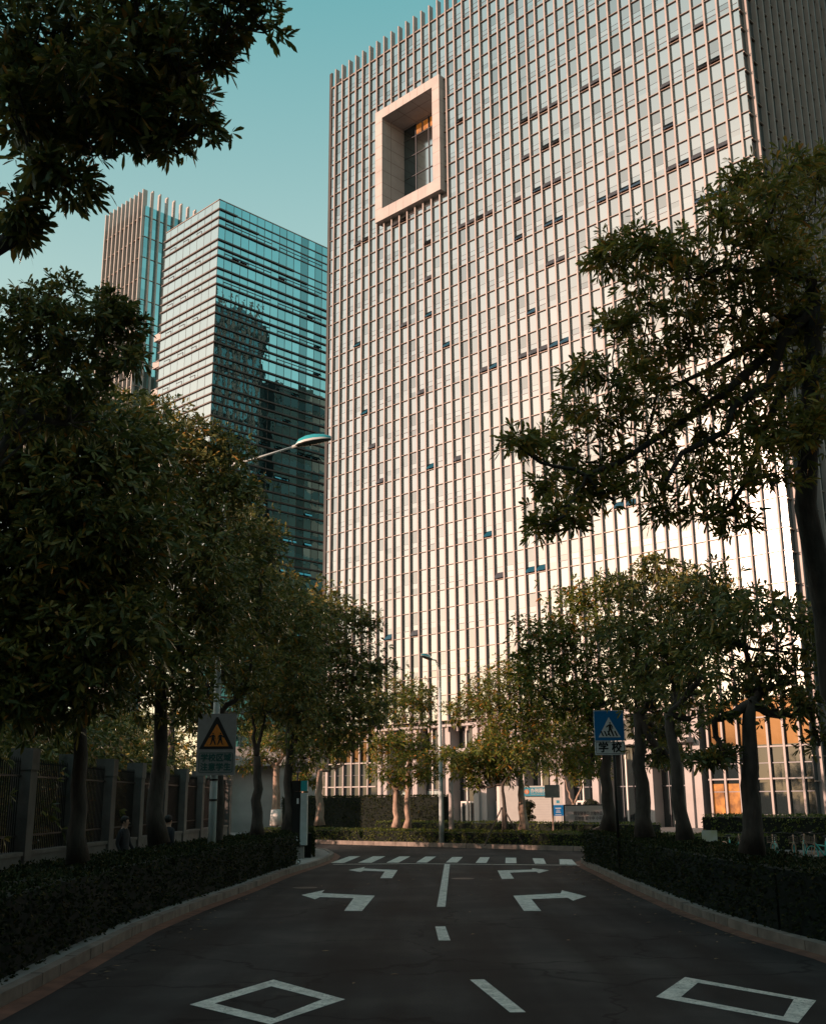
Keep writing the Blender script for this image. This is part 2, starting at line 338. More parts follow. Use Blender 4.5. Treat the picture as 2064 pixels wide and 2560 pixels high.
def marking(name, polys):
    mb = MB()
    for p in polys:
        a = sum(p[i][0]*p[(i+1) % len(p)][1]-p[(i+1) % len(p)][0]*p[i][1] for i in range(len(p)))
        mb.poly([(x, y, .006) for x, y in (p if a > 0 else p[::-1])])
    return struct(name, mb, 'paint')
ZB = [[(-3.11, 41.95), (-2.62, 41.89), (-2.25, 46.72), (-2.71, 46.79)], [(-2.11, 41.97), (-1.61, 41.9), (-1.23, 46.56), (-1.73, 46.64)], [(-1.07, 41.9), (-.62, 41.85), (-.22, 46.3), (-.66, 46.38)],
      [(0.01, 41.83), (0.42, 41.77), (0.82, 46.05), (0.39, 46.11)], [(1.09, 41.68), (1.5, 41.62), (1.87, 45.5), (1.45, 45.56)], [(2.14, 41.22), (2.53, 41.17), (2.91, 45.16), (2.53, 45.22)],
      [(3.19, 40.92), (3.58, 40.87), (3.9, 44.64), (3.5, 44.7)], [(4.19, 40.48), (4.57, 40.28), (4.89, 43.95), (4.49, 44.19)], [(5.0, 39.95), (5.55, 39.6), (5.85, 43.1), (5.42, 43.35)]]
marking('crosswalk_marking', ZB)
marking('stop_line', [[(-2.95, 40.95), (-0.1, 41.0), (5.6, 39.2), (5.6, 39.4), (-.1, 41.2), (-2.95, 41.15)]])
marking('lane_line', [[(1.02, 40.7), (1.21, 40.7), (0.62, 24.62), (0.44, 24.64)], [(0.34, 20.93), (0.52, 20.92), (0.55, 18.86), (0.36, 18.87)], [(0.67, 14.86), (0.85, 14.89), (1.16, 12.65), (0.99, 12.65)], [(1.9, 9.6), (2.1, 9.6), (2.9, 6.9), (2.7, 6.9)]])
for q in ([(-2.76, 27.94), (-2.32, 29.42), (-2.32, 28.46), (-0.98, 27.58), (-1.11, 23.88), (-1.48, 23.91), (-1.45, 26.96), (-2.26, 27.3), (-2.33, 26.73)],
          [(-2.2, 37.63), (-1.73, 39.28), (-1.75, 38.47), (-0.59, 37.42), (-0.69, 33.62), (-1.04, 33.66), (-0.99, 36.74), (-1.68, 37.31), (-1.76, 36.59)],
          [(2.29, 27.28), (3.48, 27.85), (3.63, 28.77), (3.96, 26.93), (3.5, 25.85), (3.48, 26.62), (2.62, 26.35), (2.54, 23.6), (2.19, 23.62)],
          [(2.61, 36.78), (3.75, 37.13), (3.83, 37.9), (4.25, 36.7), (3.77, 35.35), (3.77, 36.1), (2.91, 35.68), (2.81, 33.03), (2.45, 32.88)]):
    marking('turn_arrow_marking', [q])
for o_, i_ in (([(-2.54, 13.26), (-1.82, 14.99), (-0.82, 13.52), (-1.49, 12.1)], [(-2.27, 13.32), (-1.78, 14.47), (-1.08, 13.53), (-1.49, 12.42)]),
               ([(2.73, 13.52), (3.4, 14.94), (4.45, 13.21), (3.82, 11.95)], [(3.01, 13.5), (3.45, 14.49), (4.23, 13.3), (3.79, 12.3)])):
    marking('diamond_marking', [[o_[k], o_[(k+1) % 4], i_[(k+1) % 4], i_[k]] for k in range(4)])
# manhole covers: round iron lids flush in the road
for x, y in ((-2.9, 30.2), (1.35, 33.2)):
    mb = MB(); mb.prism([(x+.33*math.cos(t*math.pi/12), y+.33*math.sin(t*math.pi/12)) for t in range(24)], .001, .008)
    struct('manhole_cover', mb, 'iron')

# ================================================================ FACADES
def fpt(o, t, z, n=0, u=D1, nn=N1): return Vector(o)+u*t+nn*n+Vector((0, 0, z))
T0 = Vector((-9.195, 110.0, 0))                       # left foot of the tower front
TW, TH = 49.95, 81.6
def pane_wall(o, u, nn, ts, zs, tilt, inset=.0, skip=None):
    """one quad per pane, each set a hair out of true like real glazing"""
    mb = MB()
    for z0, z1 in zip(zs[:-1], zs[1:]):
        for t0, t1 in zip(ts[:-1], ts[1:]):
            if skip and skip((t0+t1)/2, (z0+z1)/2): continue
            a, b = random.gauss(0, tilt), random.gauss(0, tilt)
            mb.poly([fpt(o, t0, z0, -inset-a-b, u, nn), fpt(o, t1, z0, -inset+a-b, u, nn), fpt(o, t1, z1, -inset+a+b, u, nn), fpt(o, t0, z1, -inset-a+b, u, nn)])
    return mb
tower = thing('office_tower', T0, 'tall cream glass office tower with vertical fins and a square stone-framed opening', 'office building')
FL = [24.62+3.91*(k-6) for k in range(2, 21)]          # floor rail heights
BAY = 1.15
ts = [.42]+[1.0+BAY*k for k in range(43)]+[TW]; TL = T0+D1*.42
PT0, PT1, PZ0, PZ1 = 8.35, 17.75, 60.9, 74.1            # outer box of the stone frame
inport = lambda t, z: PT0+.1 < t < PT1-.1 and PZ0+.1 < z < PZ1-.1
# body behind the glass
b = MB(); b.obox(T0, D1, N1, .5, TW-.15, -34, -5.2, 0, TH-.1)
b.obox(T0, D1, N1, .5, PT0+.3, -5.2, -.35, 8.6, TH-.1); b.obox(T0, D1, N1, PT1-.3, TW-.15, -5.2, -.35, 8.6, TH-.1)
b.obox(T0, D1, N1, PT0+.3, PT1-.3, -5.2, -.35, 8.6, PZ0+.3); b.obox(T0, D1, N1, PT0+.3, PT1-.3, -5.2, -.35, PZ1-.3, TH-.1)
b.obox(T0, D1, N1, 8.2, 42, -5.2, -1.6, 0, 8.6)
b.build('building_core', 'conc_dark', tower)
for k, z in enumerate(FL):
    zs = [z, z+.62, z+1.10, z+2.25, z+3.91] if z < 79 else [z, z+.62, z+1.1, TH]
    pane_wall(T0, D1, N1, ts, zs, .0016, 0, inport).build('window_band', 'tglass', tower)
    for dz in (0, 2.24):
        r = MB()
        for t0, t1 in zip(ts[:-1], ts[1:]):
            if not inport((t0+t1)/2, z+dz): r.obox(T0, D1, N1, t0+.09, t1-.09 if t1 < TW-.1 else t1+.1, .0, .13, z+dz-.022, z+dz+.022)
        r.build('floor_rail', 'rail', tower)
    g = MB()
    for dz, w in ((.60, .05), (1.10, .014)):
        for t0, t1 in zip(ts[:-1], ts[1:]):
            if inport((t0+t1)/2, z+dz): continue
            if dz < 1 and (int(t0*7)+k*3) % 7 > 3: continue
            g.obox(T0, D1, N1, t0+.09, t1-.09, .002, .02, z+dz-w/2, z+dz+w/2)
    g.build('glazing_bars', 'hop', tower)
MB().obox(T0, D1, N1, .42, TW, -.35, .1, TH-.03, TH+.12).build('roof_coping', 'rail', tower)
for k in range(43):                                      # every vertical fin, with its tip above the roof
    t = 1.0+BAY*k; segs = []; t += .16*max(0, 1-k/12)
    z0 = 0.14 if (t < 7.8 or t > 42.2) else 8.0
    if PT0-.05 < t < PT1+.05: segs = [(z0, PZ0-.02), (PZ1+.02, 83.75)]
    else: segs = [(z0, 83.75)]
    f = MB()
    for a, c in segs:
        f.obox(T0, D1, N1, t-.078, t+.078, .004, .215, a, min(c, TH-.05))
        if c > 83: f.obox(T0, D1, N1, t-.07, t+.07, -.38, .21, TH-.05, c)
    f.build('facade_fin', 'fin', tower)
# right-hand side face
RC = T0+D1*TW; DU = -N1; ND = D1                     # runs away from the viewer, faces right
tss = [0, 1.0]+[1.0+1.36*k for k in range(1, 24)]; SW = tss[-1]
for k, z in enumerate([4.9+3.91*k for k in range(-1, 20)]):
    pane_wall(RC, DU, ND, tss, [max(z, .2), z+1.1, z+2.25, min(z+3.91, TH)], .002).build('window_band', 'tglass2', tower)
    MB().obox(RC, DU, ND, 0, SW, 0, .12, z-.04, z+.04).obox(RC, DU, ND, 0, SW, 0, .12, z+2.2, z+2.28).build('floor_rail', 'rail', tower)
for k in range(24):
    MB().obox(RC, DU, ND, tss[k+1 if k < 23 else 23]-.11-(.25 if k == 0 else 0), tss[k+1 if k < 23 else 23]+.11-(.25 if k == 0 else 0), .004, .4, .2, TH+2.1).build('facade_fin', 'fin', tower) if k < 24 else None
# left-hand side face (seen only mirrored in the teal block)
LN = -D1
pane_wall(TL, -N1, LN, [i*1.36 for i in range(25)], [i*3.91 for i in range(21)]+[TH], .002).build('window_band', 'tglass2', tower)
lf = MB()
for i in range(25): lf.obox(TL, -N1, LN, i*1.36-.1, i*1.36+.1, .004, .4, 0, 83.7)
for i in range(21): lf.obox(TL, -N1, LN, 0, 32.6, .004, .1, i*3.91-.3, i*3.91+.3)
lf.build('side_fins', 'conc_dark', tower)  # dark colour stands for shade on this side in its mirror image
# stone frame round the square opening
fr = empty('frame_root'); bpy.data.objects.remove(fr)
fm = MB(); IT0, IT1, IZ0, IZ1 = 9.4, 16.75, 62.2, 73.05
fm.obox(T0, D1, N1, PT0, IT0, -5, .75, PZ0, PZ1); fm.obox(T0, D1, N1, IT1, PT1, -5, .75, PZ0, PZ1)
fm.obox(T0, D1, N1, IT0, IT1, -5, .75, PZ0, IZ0); fm.obox(T0, D1, N1, IT0, IT1, -5, .75, IZ1, PZ1)
frame = fm.build('stone_frame', 'stone', tower)
j = MB()
for i in range(1, 9):
    z = PZ0+i*(PZ1-PZ0)/9
    j.obox(T0, D1, N1, PT0-.002, IT0+.003, .0, .753, z-.012, z+.012); j.obox(T0, D1, N1, IT1-.003, PT1+.002, 0, .753, z-.012, z+.012)
    if IZ0 < z < IZ1: j.obox(T0, D1, N1, IT0-.004, IT0+.005, -4.9, .74, z-.02, z+.02)
for i in range(1, 7):
    t = IT0+i*(IT1-IT0)/7; j.obox(T0, D1, N1, t-.01, t+.01, 0, .753, PZ0+.01, IZ0-.01); j.obox(T0, D1, N1, t-.01, t+.01, 0, .753, IZ1+.01, PZ1-.01)
    if i % 2 == 0: j.obox(T0, D1, N1, t-.02, t+.02, -4.9, .74, IZ1-.006, IZ1+.01)
for n_ in (-.6, -2.4): j.obox(T0, D1, N1, IT0+.01, IT1-.01, n_-.02, n_+.02, IZ1-.006, IZ1+.01)
j.obox(T0, D1, N1, IT0-.004, IT0+.005, -.62, -.58, IZ0+.01, IZ1-.01)
j.build('stone_joints', 'joint', tower)
pw = pane_wall(T0, D1, N1, [IT0, 11.2, 13.1, 14.9, IT1], [IZ0, 64.3, 66.9, 69.4, 71.6, IZ1], .003, 2.65); pw.build('recess_window', 'tglass', tower)
MB().obox(T0, D1, N1, IT0+.01, 11.16, -2.64, -2.60, IZ0+.02, IZ1-.02).build('dark_recess_pane', 'tglass2', tower)
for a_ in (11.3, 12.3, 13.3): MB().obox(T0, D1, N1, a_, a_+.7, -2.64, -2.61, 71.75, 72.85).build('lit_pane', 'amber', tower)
q = MB()
for t in (11.2, 13.1, 14.9): q.obox(T0, D1, N1, t-.04, t+.04, -2.65, -2.55, IZ0, IZ1)
for z in (64.3, 66.9, 69.4, 71.6): q.obox(T0, D1, N1, IT0, IT1, -2.647, -2.56, z-.03, z+.03)
q.build('recess_mullions', 'hop', tower)
# top hung vents standing open
HOP = [(3, 15), (4, 15), (8, 15), (9, 15), (12, 13), (12, 14), (16, 14), (16, 17), (17, 14), (18, 6), (18, 10), (18, 14), (19, 5), (19, 10), (19, 14), (22, 5), (22, 10), (22, 13), (22, 14), (23, 5), (23, 10), (23, 11), (23, 15), (23, 16), (24, 10), (24, 14), (24, 16), (25, 10), (25, 12), (25, 13), (25, 14), (25, 15), (25, 16), (26, 10), (26, 12), (26, 13), (26, 14), (26, 15), (26, 16), (29, 10), (29, 16), (30, 6), (30, 10), (30, 13), (30, 16), (31, 6), (31, 13), (32, 13), (32, 16), (33, 13), (36, 13), (36, 14), (36, 15), (37, 13), (37, 16), (38, 12), (38, 13), (39, 12), (39, 13), (39, 15), (39, 16), (40, 12), (40, 13), (40, 15), (5, 9), (4, 10), (11, 10), (12, 12), (9, 12), (3, 12), (6, 8), (7, 4), (10, 4), (12, 8), (15, 8), (14, 11)]
for k, (i, fl) in enumerate(HOP):
    z = 24.62+3.91*(fl-6); t0 = 1.0+BAY*i+.1; t1 = t0+BAY-.2; zt, zb, out = z+.60, z+.10, .30
    m = MB(); m.obox(T0, D1, N1, t0, t1, .004, .03, z+.03, z+.58)
    h = m.build('open_vent', 'hop', tower)
    g = MB(); P = [fpt(T0, t0, zt, .05), fpt(T0, t1, zt, .05), fpt(T0, t1, zb, out), fpt(T0, t0, zb, out)]
    P2 = [fpt(T0, t0, zt, .02), fpt(T0, t1, zt, .02), fpt(T0, t1, zb, out-.03), fpt(T0, t0, zb, out-.03)]
    g.poly(P[::-1]).poly(P2); 
    for a in range(4): g.poly([P[a], P[(a+1) % 4], P2[(a+1) % 4], P2[a]])
    g.build('vent_pane', 'hopg' if k % 2 else 'hop', h)

# lower storeys of the tower: glazed hall behind stone piers
CP = 4.07; cc = [12.5+CP*i for i in range(8)]
for i, c in enumerate([8.75]+cc):
    w = .62 if i else .5
    m = MB().obox(T0, D1, N1, c-w, c-.05, -1.5, .25, .14, 8.6).obox(T0, D1, N1, c-.05, c+w, -1.5, .02, .14, 8.6)
    for z in (2.1, 4.1, 6.0): m.obox(T0, D1, N1, c-w-.004, c-.046, -1.5, .254, z-.008, z)
    m.build('stone_pier', 'stone', tower)
xs = sorted([8.3]+[c for c in cc]+[42])
gw = MB()
for a, c in zip(xs[:-1], xs[1:]):
    for z0, z1 in ((2.1, 3.1), (3.1, 6.1), (6.4, 8.5)):
        m_ = (a+c)/2
        pw = pane_wall(T0, D1, N1, [a, a+(m_-a)/2, m_, m_+(c-m_)/2, c], [z0, z1], .002, 1.2)
        gw.v += pw.v and []; 
        k0 = len(gw.v); gw.v += pw.v; gw.f += [tuple(x+k0 for x in f) for f in pw.f]
gw.build('hall_glass', 'sglass', tower)
lo = pane_wall(T0, D1, N1, [8.3+.85*i for i in range(40)], [.14, 2.1], .002, 1.22); lo.build('hall_glass', 'sglass', tower)
m = MB()
for c in cc[:-1]:
    m.obox(T0, D1, N1, c+CP/2-.06, c+CP/2+.06, -.6, -.48, .14, 8.5)
m.build('slender_post', 'dooralu', tower)
m = MB()
for z in (3.1,): m.obox(T0, D1, N1, 8.3, 42, -1.19, -1.12, z-.04, z+.04)
for k in range(33): m.obox(T0, D1, N1, 8.6+k*1.02, 8.64+k*1.02, -1.19, -1.12, .14, 8.4)
m.build('hall_mullions', 'hop', tower)
MB().obox(T0, D1, N1, 15.4, 41.2, -1.1, 1.1, 6.12, 6.46).build('entrance_canopy', 'stone', tower)
MB().obox(T0, D1, N1, 7.9, 42, -1.4, .35, 8.42, 8.62).build('stone_band', 'stone', tower)
for a in (17.55, 21.55, 25.7, 29.8):                       # entrance doors
    d = MB(); w = 2.1
    for x in (0, .52, 1.0, 1.5, w-.1): d.obox(T0, D1, N1, a+x, a+x+.12, -.95, -.85, .14, 2.0)
    d.obox(T0, D1, N1, a, a+w+.02, -.953, -.847, 1.93, 2.08); dd = d.build('entrance_door', 'dooralu', tower)
    MB().obox(T0, D1, N1, a+.1, a+w-.1, -1.0, -.96, .14, 1.93).build('door_glass', 'sglass', dd)
# curtains and lit things behind the hall glass stand in front of it as seen: pale blinds in the left bay
MB().obox(T0, D1, N1, 13.3, 15.9, -1.17, -1.15, .2, 3.0).build('pale_blind', 'curtain', tower)
MB().obox(T0, D1, N1, 10.0, 11.7, -1.17, -1.15, .2, 3.0).build('pale_blind', 'curtain', tower)
# end blocks, finned down to the ground
for a, c in ((1.2, 7.9), (42.2, TW)):
    nb = max(2, round((c-a)/BAY))
    tt = [a+(c-a)*i/nb for i in range(nb+1)]
    pane_wall(T0, D1, N1, tt, [.2, 1.1, 3.2, 4.5, 5.75, 8.98], .002, .02).build('window_band', M['lowglass'] if 'lowglass' in M else 'tglass', tower) if False else None
    lowg = pane_wall(T0, D1, N1, tt, [.2, 1.1, 3.2, 4.5, 5.75], .003, .02); lowg.build('window_band', 'sglass', tower)
    up = pane_wall(T0, D1, N1, tt, [5.75, 7.6, 8.98], .002, .02); up.build('window_band', 'sunset_tint', tower)  # orange reflection of the low sunset put into the glass tint
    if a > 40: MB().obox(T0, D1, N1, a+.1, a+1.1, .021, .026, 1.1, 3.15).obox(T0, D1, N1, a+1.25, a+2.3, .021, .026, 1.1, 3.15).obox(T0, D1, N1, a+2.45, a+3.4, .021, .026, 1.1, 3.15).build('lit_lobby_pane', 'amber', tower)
    m = MB()
    for z in (3.45, 5.6, 7.6): m.obox(T0, D1, N1, a, c, .0, .16, z-.05, z+.05)
    m.build('floor_rail', 'stone', tower)
    m = MB()
    for z in (1.05, 2.6, 4.5): m.obox(T0, D1, N1, a, c, .0, .04, z-.03, z+.03)
    m.build('glazing_bars', 'hop', tower)
MB().obox(T0, D1, N1, .42, 1.15, -2, .03, .14, 8.98).build('stone_pier', 'stone', tower)

# ---- teal glass office block
PC = Vector((-25.6955, 132.0, 0)); LU, LNN = -D1, N1; RU, RNN = -N1, D1; BH = 80.67
teal = thing('glass_office_block', PC, 'blue glass office block ringed by dark horizontal bands, left of the cream tower', 'office building')
bands = [79.29, 78.05, 76.88]
z = 74.78
while z > 1: bands += [z, z-1.17, z-2.33]; z -= 4.14
bands = [x for x in bands if x > .5]
LW, RW = 12.8, 34.0
MB().obox(PC, RU, LU, .12, RW, .12, LW, 0, BH-.05).build('building_core', 'conc_dark', teal)
zsb = [BH]+bands+[.1]; zsb = zsb[::-1]
lt = [1.65*i for i in range(8)]+[LW]; rt_ = [1.1]+[1.1+1.32*i for i in range(1, 26)]; rt_ = [0]+[x for x in rt_ if x < RW]+[RW]
def quads(o, u, nn, ts, z0, z1, tilt): return pane_wall(o, u, nn, ts, [z0, z1], tilt)
for z0, z1 in zip(zsb[:-1], zsb[1:]):
    quads(PC, LU, LNN, [x for x in lt], z0, z1, .0015).build('window_band', 'cream', teal)
    quads(PC, RU, RNN, rt_, z0, z1, .004).build('window_band', 'teal', teal)
for k, zb in enumerate(bands):
    prj = [2.9, 6.6, 9.8, 13, 15.5, 17.5]; e = RW
    m = MB(); m.obox(PC, LU, LNN, -.18, LW+.25, .003, .18, zb-.075, zb+.075)
    if k < len(prj): m.obox(PC, RU, RNN, -.003, prj[k], .003, .24, zb-.09, zb+.09); m.obox(PC, RU, RNN, prj[k], e, .003, .1, zb-.07, zb+.07)
    else: m.obox(PC, RU, RNN, -.003, e, .003, .24, zb-.09, zb+.09)
    m.build('sunshade_band', 'band', teal)
m = MB()
for x in lt: m.obox(PC, LU, LNN, x-.012, x+.012, .002, .02, .1, BH)
for x in rt_: m.obox(PC, RU, RNN, x-.025, x+.025, .002, .03, .1, BH)
m.build('glazing_bars', 'band', teal)
m = MB().obox(PC, LU, LNN, -.06, LW, -.3, .06, BH, BH+.12).obox(PC, RU, RNN, -.06, RW, -.3, .06, BH, BH+.12); m.build('roof_coping', 'rail', teal)
VF = []
for k in range(2, min(len(bands), 40), 3):               # dark outlines of top hung vents
    zb = bands[k]
    for s0 in range(1, 15):
        if s0 % 7 == 0 or s0 >= len(rt_)-2 or len(VF) > 68: continue
        x0, x1 = rt_[s0], rt_[s0+1]; VF.append(1)
        MB().obox(PC, RU, RNN, x0+.0, x1-.03, .035, .06, zb+.58, zb+.66).obox(PC, RU, RNN, x0+.0, x0+.06, .035, .06, zb+.1, zb+.58).build('vent_frame', 'hop', teal)
    for x0 in (1.9, 5.0, 8.2):
        if k < 30: MB().obox(PC, LU, LNN, x0+2, x0+3.3, .022, .04, zb+.62, zb+.68).obox(PC, LU, LNN, x0+2, x0+2.07, .022, .04, zb+.15, zb+.62).build('vent_frame', 'hop', teal)
for k, s0 in ((5, 2), (5, 3), (5, 8), (8, 12), (23, 1), (23, 2), (23, 3), (23, 6), (23, 8), (23, 9), (23, 11), (23, 12), (23, 13), (26, 1), (26, 6), (26, 8), (26, 9), (29, 5), (29, 6), (29, 12), (32, 9), (32, 10), (32, 12), (35, 9), (35, 11), (35, 12), (38, 10), (41, 11), (20, 9), (17, 10), (14, 13), (11, 13)):
    if k >= len(bands) or s0+1 >= len(rt_): continue
    zb = bands[k]; x0, x1 = rt_[s0]+.08, rt_[s0+1]-.08; zt = zb+.62; zl = zb+.2; n_ = .38
    g = MB(); P = [fpt(PC, x0, zt, .09, RU, RNN), fpt(PC, x1, zt, .09, RU, RNN), fpt(PC, x1, zl, n_, RU, RNN), fpt(PC, x0, zl, n_, RU, RNN)]
    P2 = [p-RNN*.03 for p in P]; g.poly(P).poly(P2[::-1])
    for a in range(4): g.poly([P[a], P2[a], P2[(a+1) % 4], P[(a+1) % 4]])
    g.build('vent_pane', 'teal' if k > 8 else 'hop', teal)
m = MB()
for i in range(9): m.obox(PC, LU, LNN, LW+.02, LW+3.0, -6, -.8, 4+i*8.28*.5*1.0+28, 5.0+i*4.14+28)
m.build('balcony_slab', 'stone', teal)
MB().obox(PC, LU, LNN, LW+.02, LW+3.4, -9, -6, 0, 66).build('dark_service_wall', 'conc_dark', teal)
MB().obox(PC, LU, LNN, 5.2, 9.0, -7, -4, BH, BH+3.4).build('roof_house', 'teal', teal)

# ---- brown slab behind the cream tower (seen mirrored in the blue block)
bt = thing('rear_tower', T0-N1*60+D1*8, 'brown grey stone-clad tower standing hidden behind the cream tower', 'office building')
MB().obox(T0, D1, N1, 6, 34, -92, -40, 0, 74).build('wall', 'brownwall', bt)
m = MB()
for i in range(18): m.obox(T0, D1, N1, 5.9, 6, -91, -41, 2+i*4, 3.6+i*4)
m.build('window_strips', 'sglass', bt)

# ---- finned tower behind
P3 = Vector((-44.51, 165.0, 0)); H3 = 99.3
t3 = thing('finned_tower', P3, 'pinkish finned tower rising behind the left edge of the blue glass block', 'office building')
MB().obox(P3, RU, LU, .1, 30, .1, 12.6, 0, H3-.1).build('building_core', 'conc_dark', t3)
zs3 = [H3-1.9*i for i in range(52)]; zs3 = [x for x in zs3 if x > 0][::-1]
pane_wall(P3, LU, LNN, [1.3*i for i in range(10)]+[12.7], zs3, .002).build('curtain_wall', 'cream', t3)
pane_wall(P3, RU, RNN, [1.45*i for i in range(20)], zs3, .004).build('curtain_wall', 'teal', t3)
for i in range(10):
    x = .25+1.33*i; MB().obox(P3, LU, LNN, x-.12, x+.12, -.3, .55, 0, H3+3).build('facade_fin', 'fin2', t3)
for i in range(12):
    x = 1.1+1.42*i; MB().obox(P3, RU, RNN, x-.12, x+.12, -.3, .45, 0, H3+3).build('facade_fin', 'fin2', t3)
for z in zs3[::2]: MB().obox(P3, LU, LNN, 0, 12.7, .003, .3, z-.05, z+.05).obox(P3, RU, RNN, 0, 27, .003, .12, z-.05, z+.05).build('floor_rail', 'rail', t3)

# ---- dark tower to the right, behind the cream one
dk = thing('dark_tower', (58, 95, 0), 'dark office tower at the top right edge behind the cream tower', 'office building')
DO = RC+DU*12.5+D1*9.0
MB().obox(DO, D1, -N1, 0, 30, 0, 24, 0, 104).build('building_core', 'conc_dark', dk)
pane_wall(DO, D1, N1, [i*1.5 for i in range(21)], [i*4 for i in range(27)], .002, -.05).build('curtain_wall', 'tglass2', dk)
pane_wall(DO, DU, -D1, [i*1.5 for i in range(17)], [i*4 for i in range(27)], .002, -.05).build('curtain_wall', 'tglass2', dk)
for i in range(21): MB().obox(DO, D1, N1, i*1.5-.1, i*1.5+.1, .06, .35, 0, 104).build('facade_fin', 'conc_dark', dk)

# ---- low concrete building beyond the left fence
lb = thing('concrete_hall', (-10.5, 82, 0), 'low grey concrete hall behind the far left trees with slab roof', 'building')
MB().box(-13.6, -6.9, 78, 90, 4.6, 5.9).build('roof_slab', 'concrete', lb)
MB().box(-13.0, -9.7, 79.2, 88, .1, 4.6).build('wall', 'concrete', lb)
for x in (-13.4, -9.4, -7.4): MB().box(x, x+.5, 78.3, 78.9, .1, 4.6).build('column', 'concrete', lb)
MB().box(-9.6, -7.0, 82, 88, .1, 4.6).build('dark_glazing', 'sglass', lb)

# ---- unseen block added left to keep the near street in shade, and a school wing
sc1 = thing('left_shade_block', (-60, -20, 0), 'unseen long block added left of the street to shade it', 'building')
MB().box(-60, -46, -130, -10, 0, 44).box(-52, -46, -10, 24, 0, 20).build('wall', 'shadewall', sc1)
for i in range(7): MB().box(-46, -45.6, -128, 16, 3.2+i*2.6, 3.8+i*2.6).build('floor_band', 'concrete', sc1)
sc2 = thing('school_wing', (-30, 66, 0), 'dark brown school wing behind the fence and yard trees', 'building')
MB().box(-46, -25, 62, 72, 0, 8.4).build('wall', 'conc_dark', sc2)
for i in range(2): MB().box(-45, -25.5, 61.4, 62, .9+i*3.2, 1.3+i*3.2).build('floor_band', 'concrete', sc2)
for i in range(6): MB().box(-45+i*3.3, -43.4+i*3.3, 61.9, 61.99, 1.4, 2.9).build('window', 'sglass', sc2)
back = thing('rear_shade_block', (10, -70, 0), 'unseen block added behind the viewer to cut sky light', 'building')  # added out of view, tall enough to screen skylight off the near road
MB().box(-44, 60, -60, -34, 0, 38).build('wall', 'shadewall', back)

rb = thing('east_shade_block', (60, -5, 0), 'unseen block added right of the street to cut sky light', 'building')  # added out of view, screens skylight from the right
MB().box(30, 60, -32, 26, 0, 40).build('wall', 'shadewall', rb)
# ================================================================ TREES
def leaves_mesh(name, P, A, L, wid, nleaf, m, parent, droop=.35, seg2=True):
    """P whorl points (n,3), A outward axes (n,3): each whorl carries nleaf pointed leaves"""
    n = len(P)
    if n == 0: return None
    P = np.repeat(P, nleaf, 0); A = np.repeat(A, nleaf, 0); A /= np.linalg.norm(A, axis=1)[:, None]+1e-9
    N = len(P); ref = RNG.normal(size=(N, 3)); T = np.cross(A, ref); T /= np.linalg.norm(T, axis=1)[:, None]+1e-9
    ang = RNG.uniform(.45, 1.25, N)[:, None]
    d = A*np.cos(ang)+T*np.sin(ang)
    LL = (L*RNG.uniform(.65, 1.25, N))[:, None]; WW = LL*wid*RNG.uniform(.8, 1.2, N)[:, None]
    s = np.cross(d, A+RNG.normal(size=(N, 3))*.35); s /= np.linalg.norm(s, axis=1)[:, None]+1e-9
    dr = np.array([0, 0, -1.])*LL*droop*RNG.uniform(.2, 1.3, N)[:, None]
    base = P+d*LL*.06
    v1 = base+d*LL*.45+dr*.25
    v2 = base+d*LL*.75+dr*.6; tip = base+d*LL*.97+dr
    if seg2:
        V = np.stack([base, v1+s*WW*.42, v1-s*WW*.42, v2+s*WW*.5, v2-s*WW*.5, tip], 1).reshape(-1, 3)
        k = (np.arange(N)*6)[:, None]
        F = np.concatenate([k+np.array([0, 2, 1]), k+np.array([1, 2, 4]), k+np.array([1, 4, 3]), k+np.array([3, 4, 5])], 1).reshape(-1)
        nf = N*4
    else:
        v1 = base+d*LL*.6+dr*.4
        V = np.stack([base, v1+s*WW*.5, v1-s*WW*.5, tip], 1).reshape(-1, 3)
        k = (np.arange(N)*4)[:, None]; F = np.concatenate([k+np.array([0, 2, 1]), k+np.array([1, 2, 3])], 1).reshape(-1); nf = N*2
    me = bpy.data.meshes.new(name); me.vertices.add(len(V)); me.vertices.foreach_set('co', V.astype(np.float32).ravel())
    me.loops.add(nf*3); me.loops.foreach_set('vertex_index', F.astype(np.int32)); me.polygons.add(nf)
    me.polygons.foreach_set('loop_start', np.arange(0, nf*3, 3, dtype=np.int32)); me.update(calc_edges=True)
    me.materials.append(M[m]); o = bpy.data.objects.new(name, me); COL.objects.link(o)
    if parent: o.parent = parent; o.matrix_parent_inverse = parent.matrix_world.inverted()
    return o
def curve_pts(a, b, sag=.12, n=6, jit=.04):
    a = Vector(a); b = Vector(b); L = (b-a).length; out = []
    for i in range(n+1):
        t = i/n; p = a.lerp(b, t); p.z -= math.sin(math.pi*t)*L*sag
        if 0 < i < n: p += Vector((random.gauss(0, 1), random.gauss(0, 1), random.gauss(0, 1)))*L*jit*.5
        out.append(p)
    return out
NLEAF = [0]
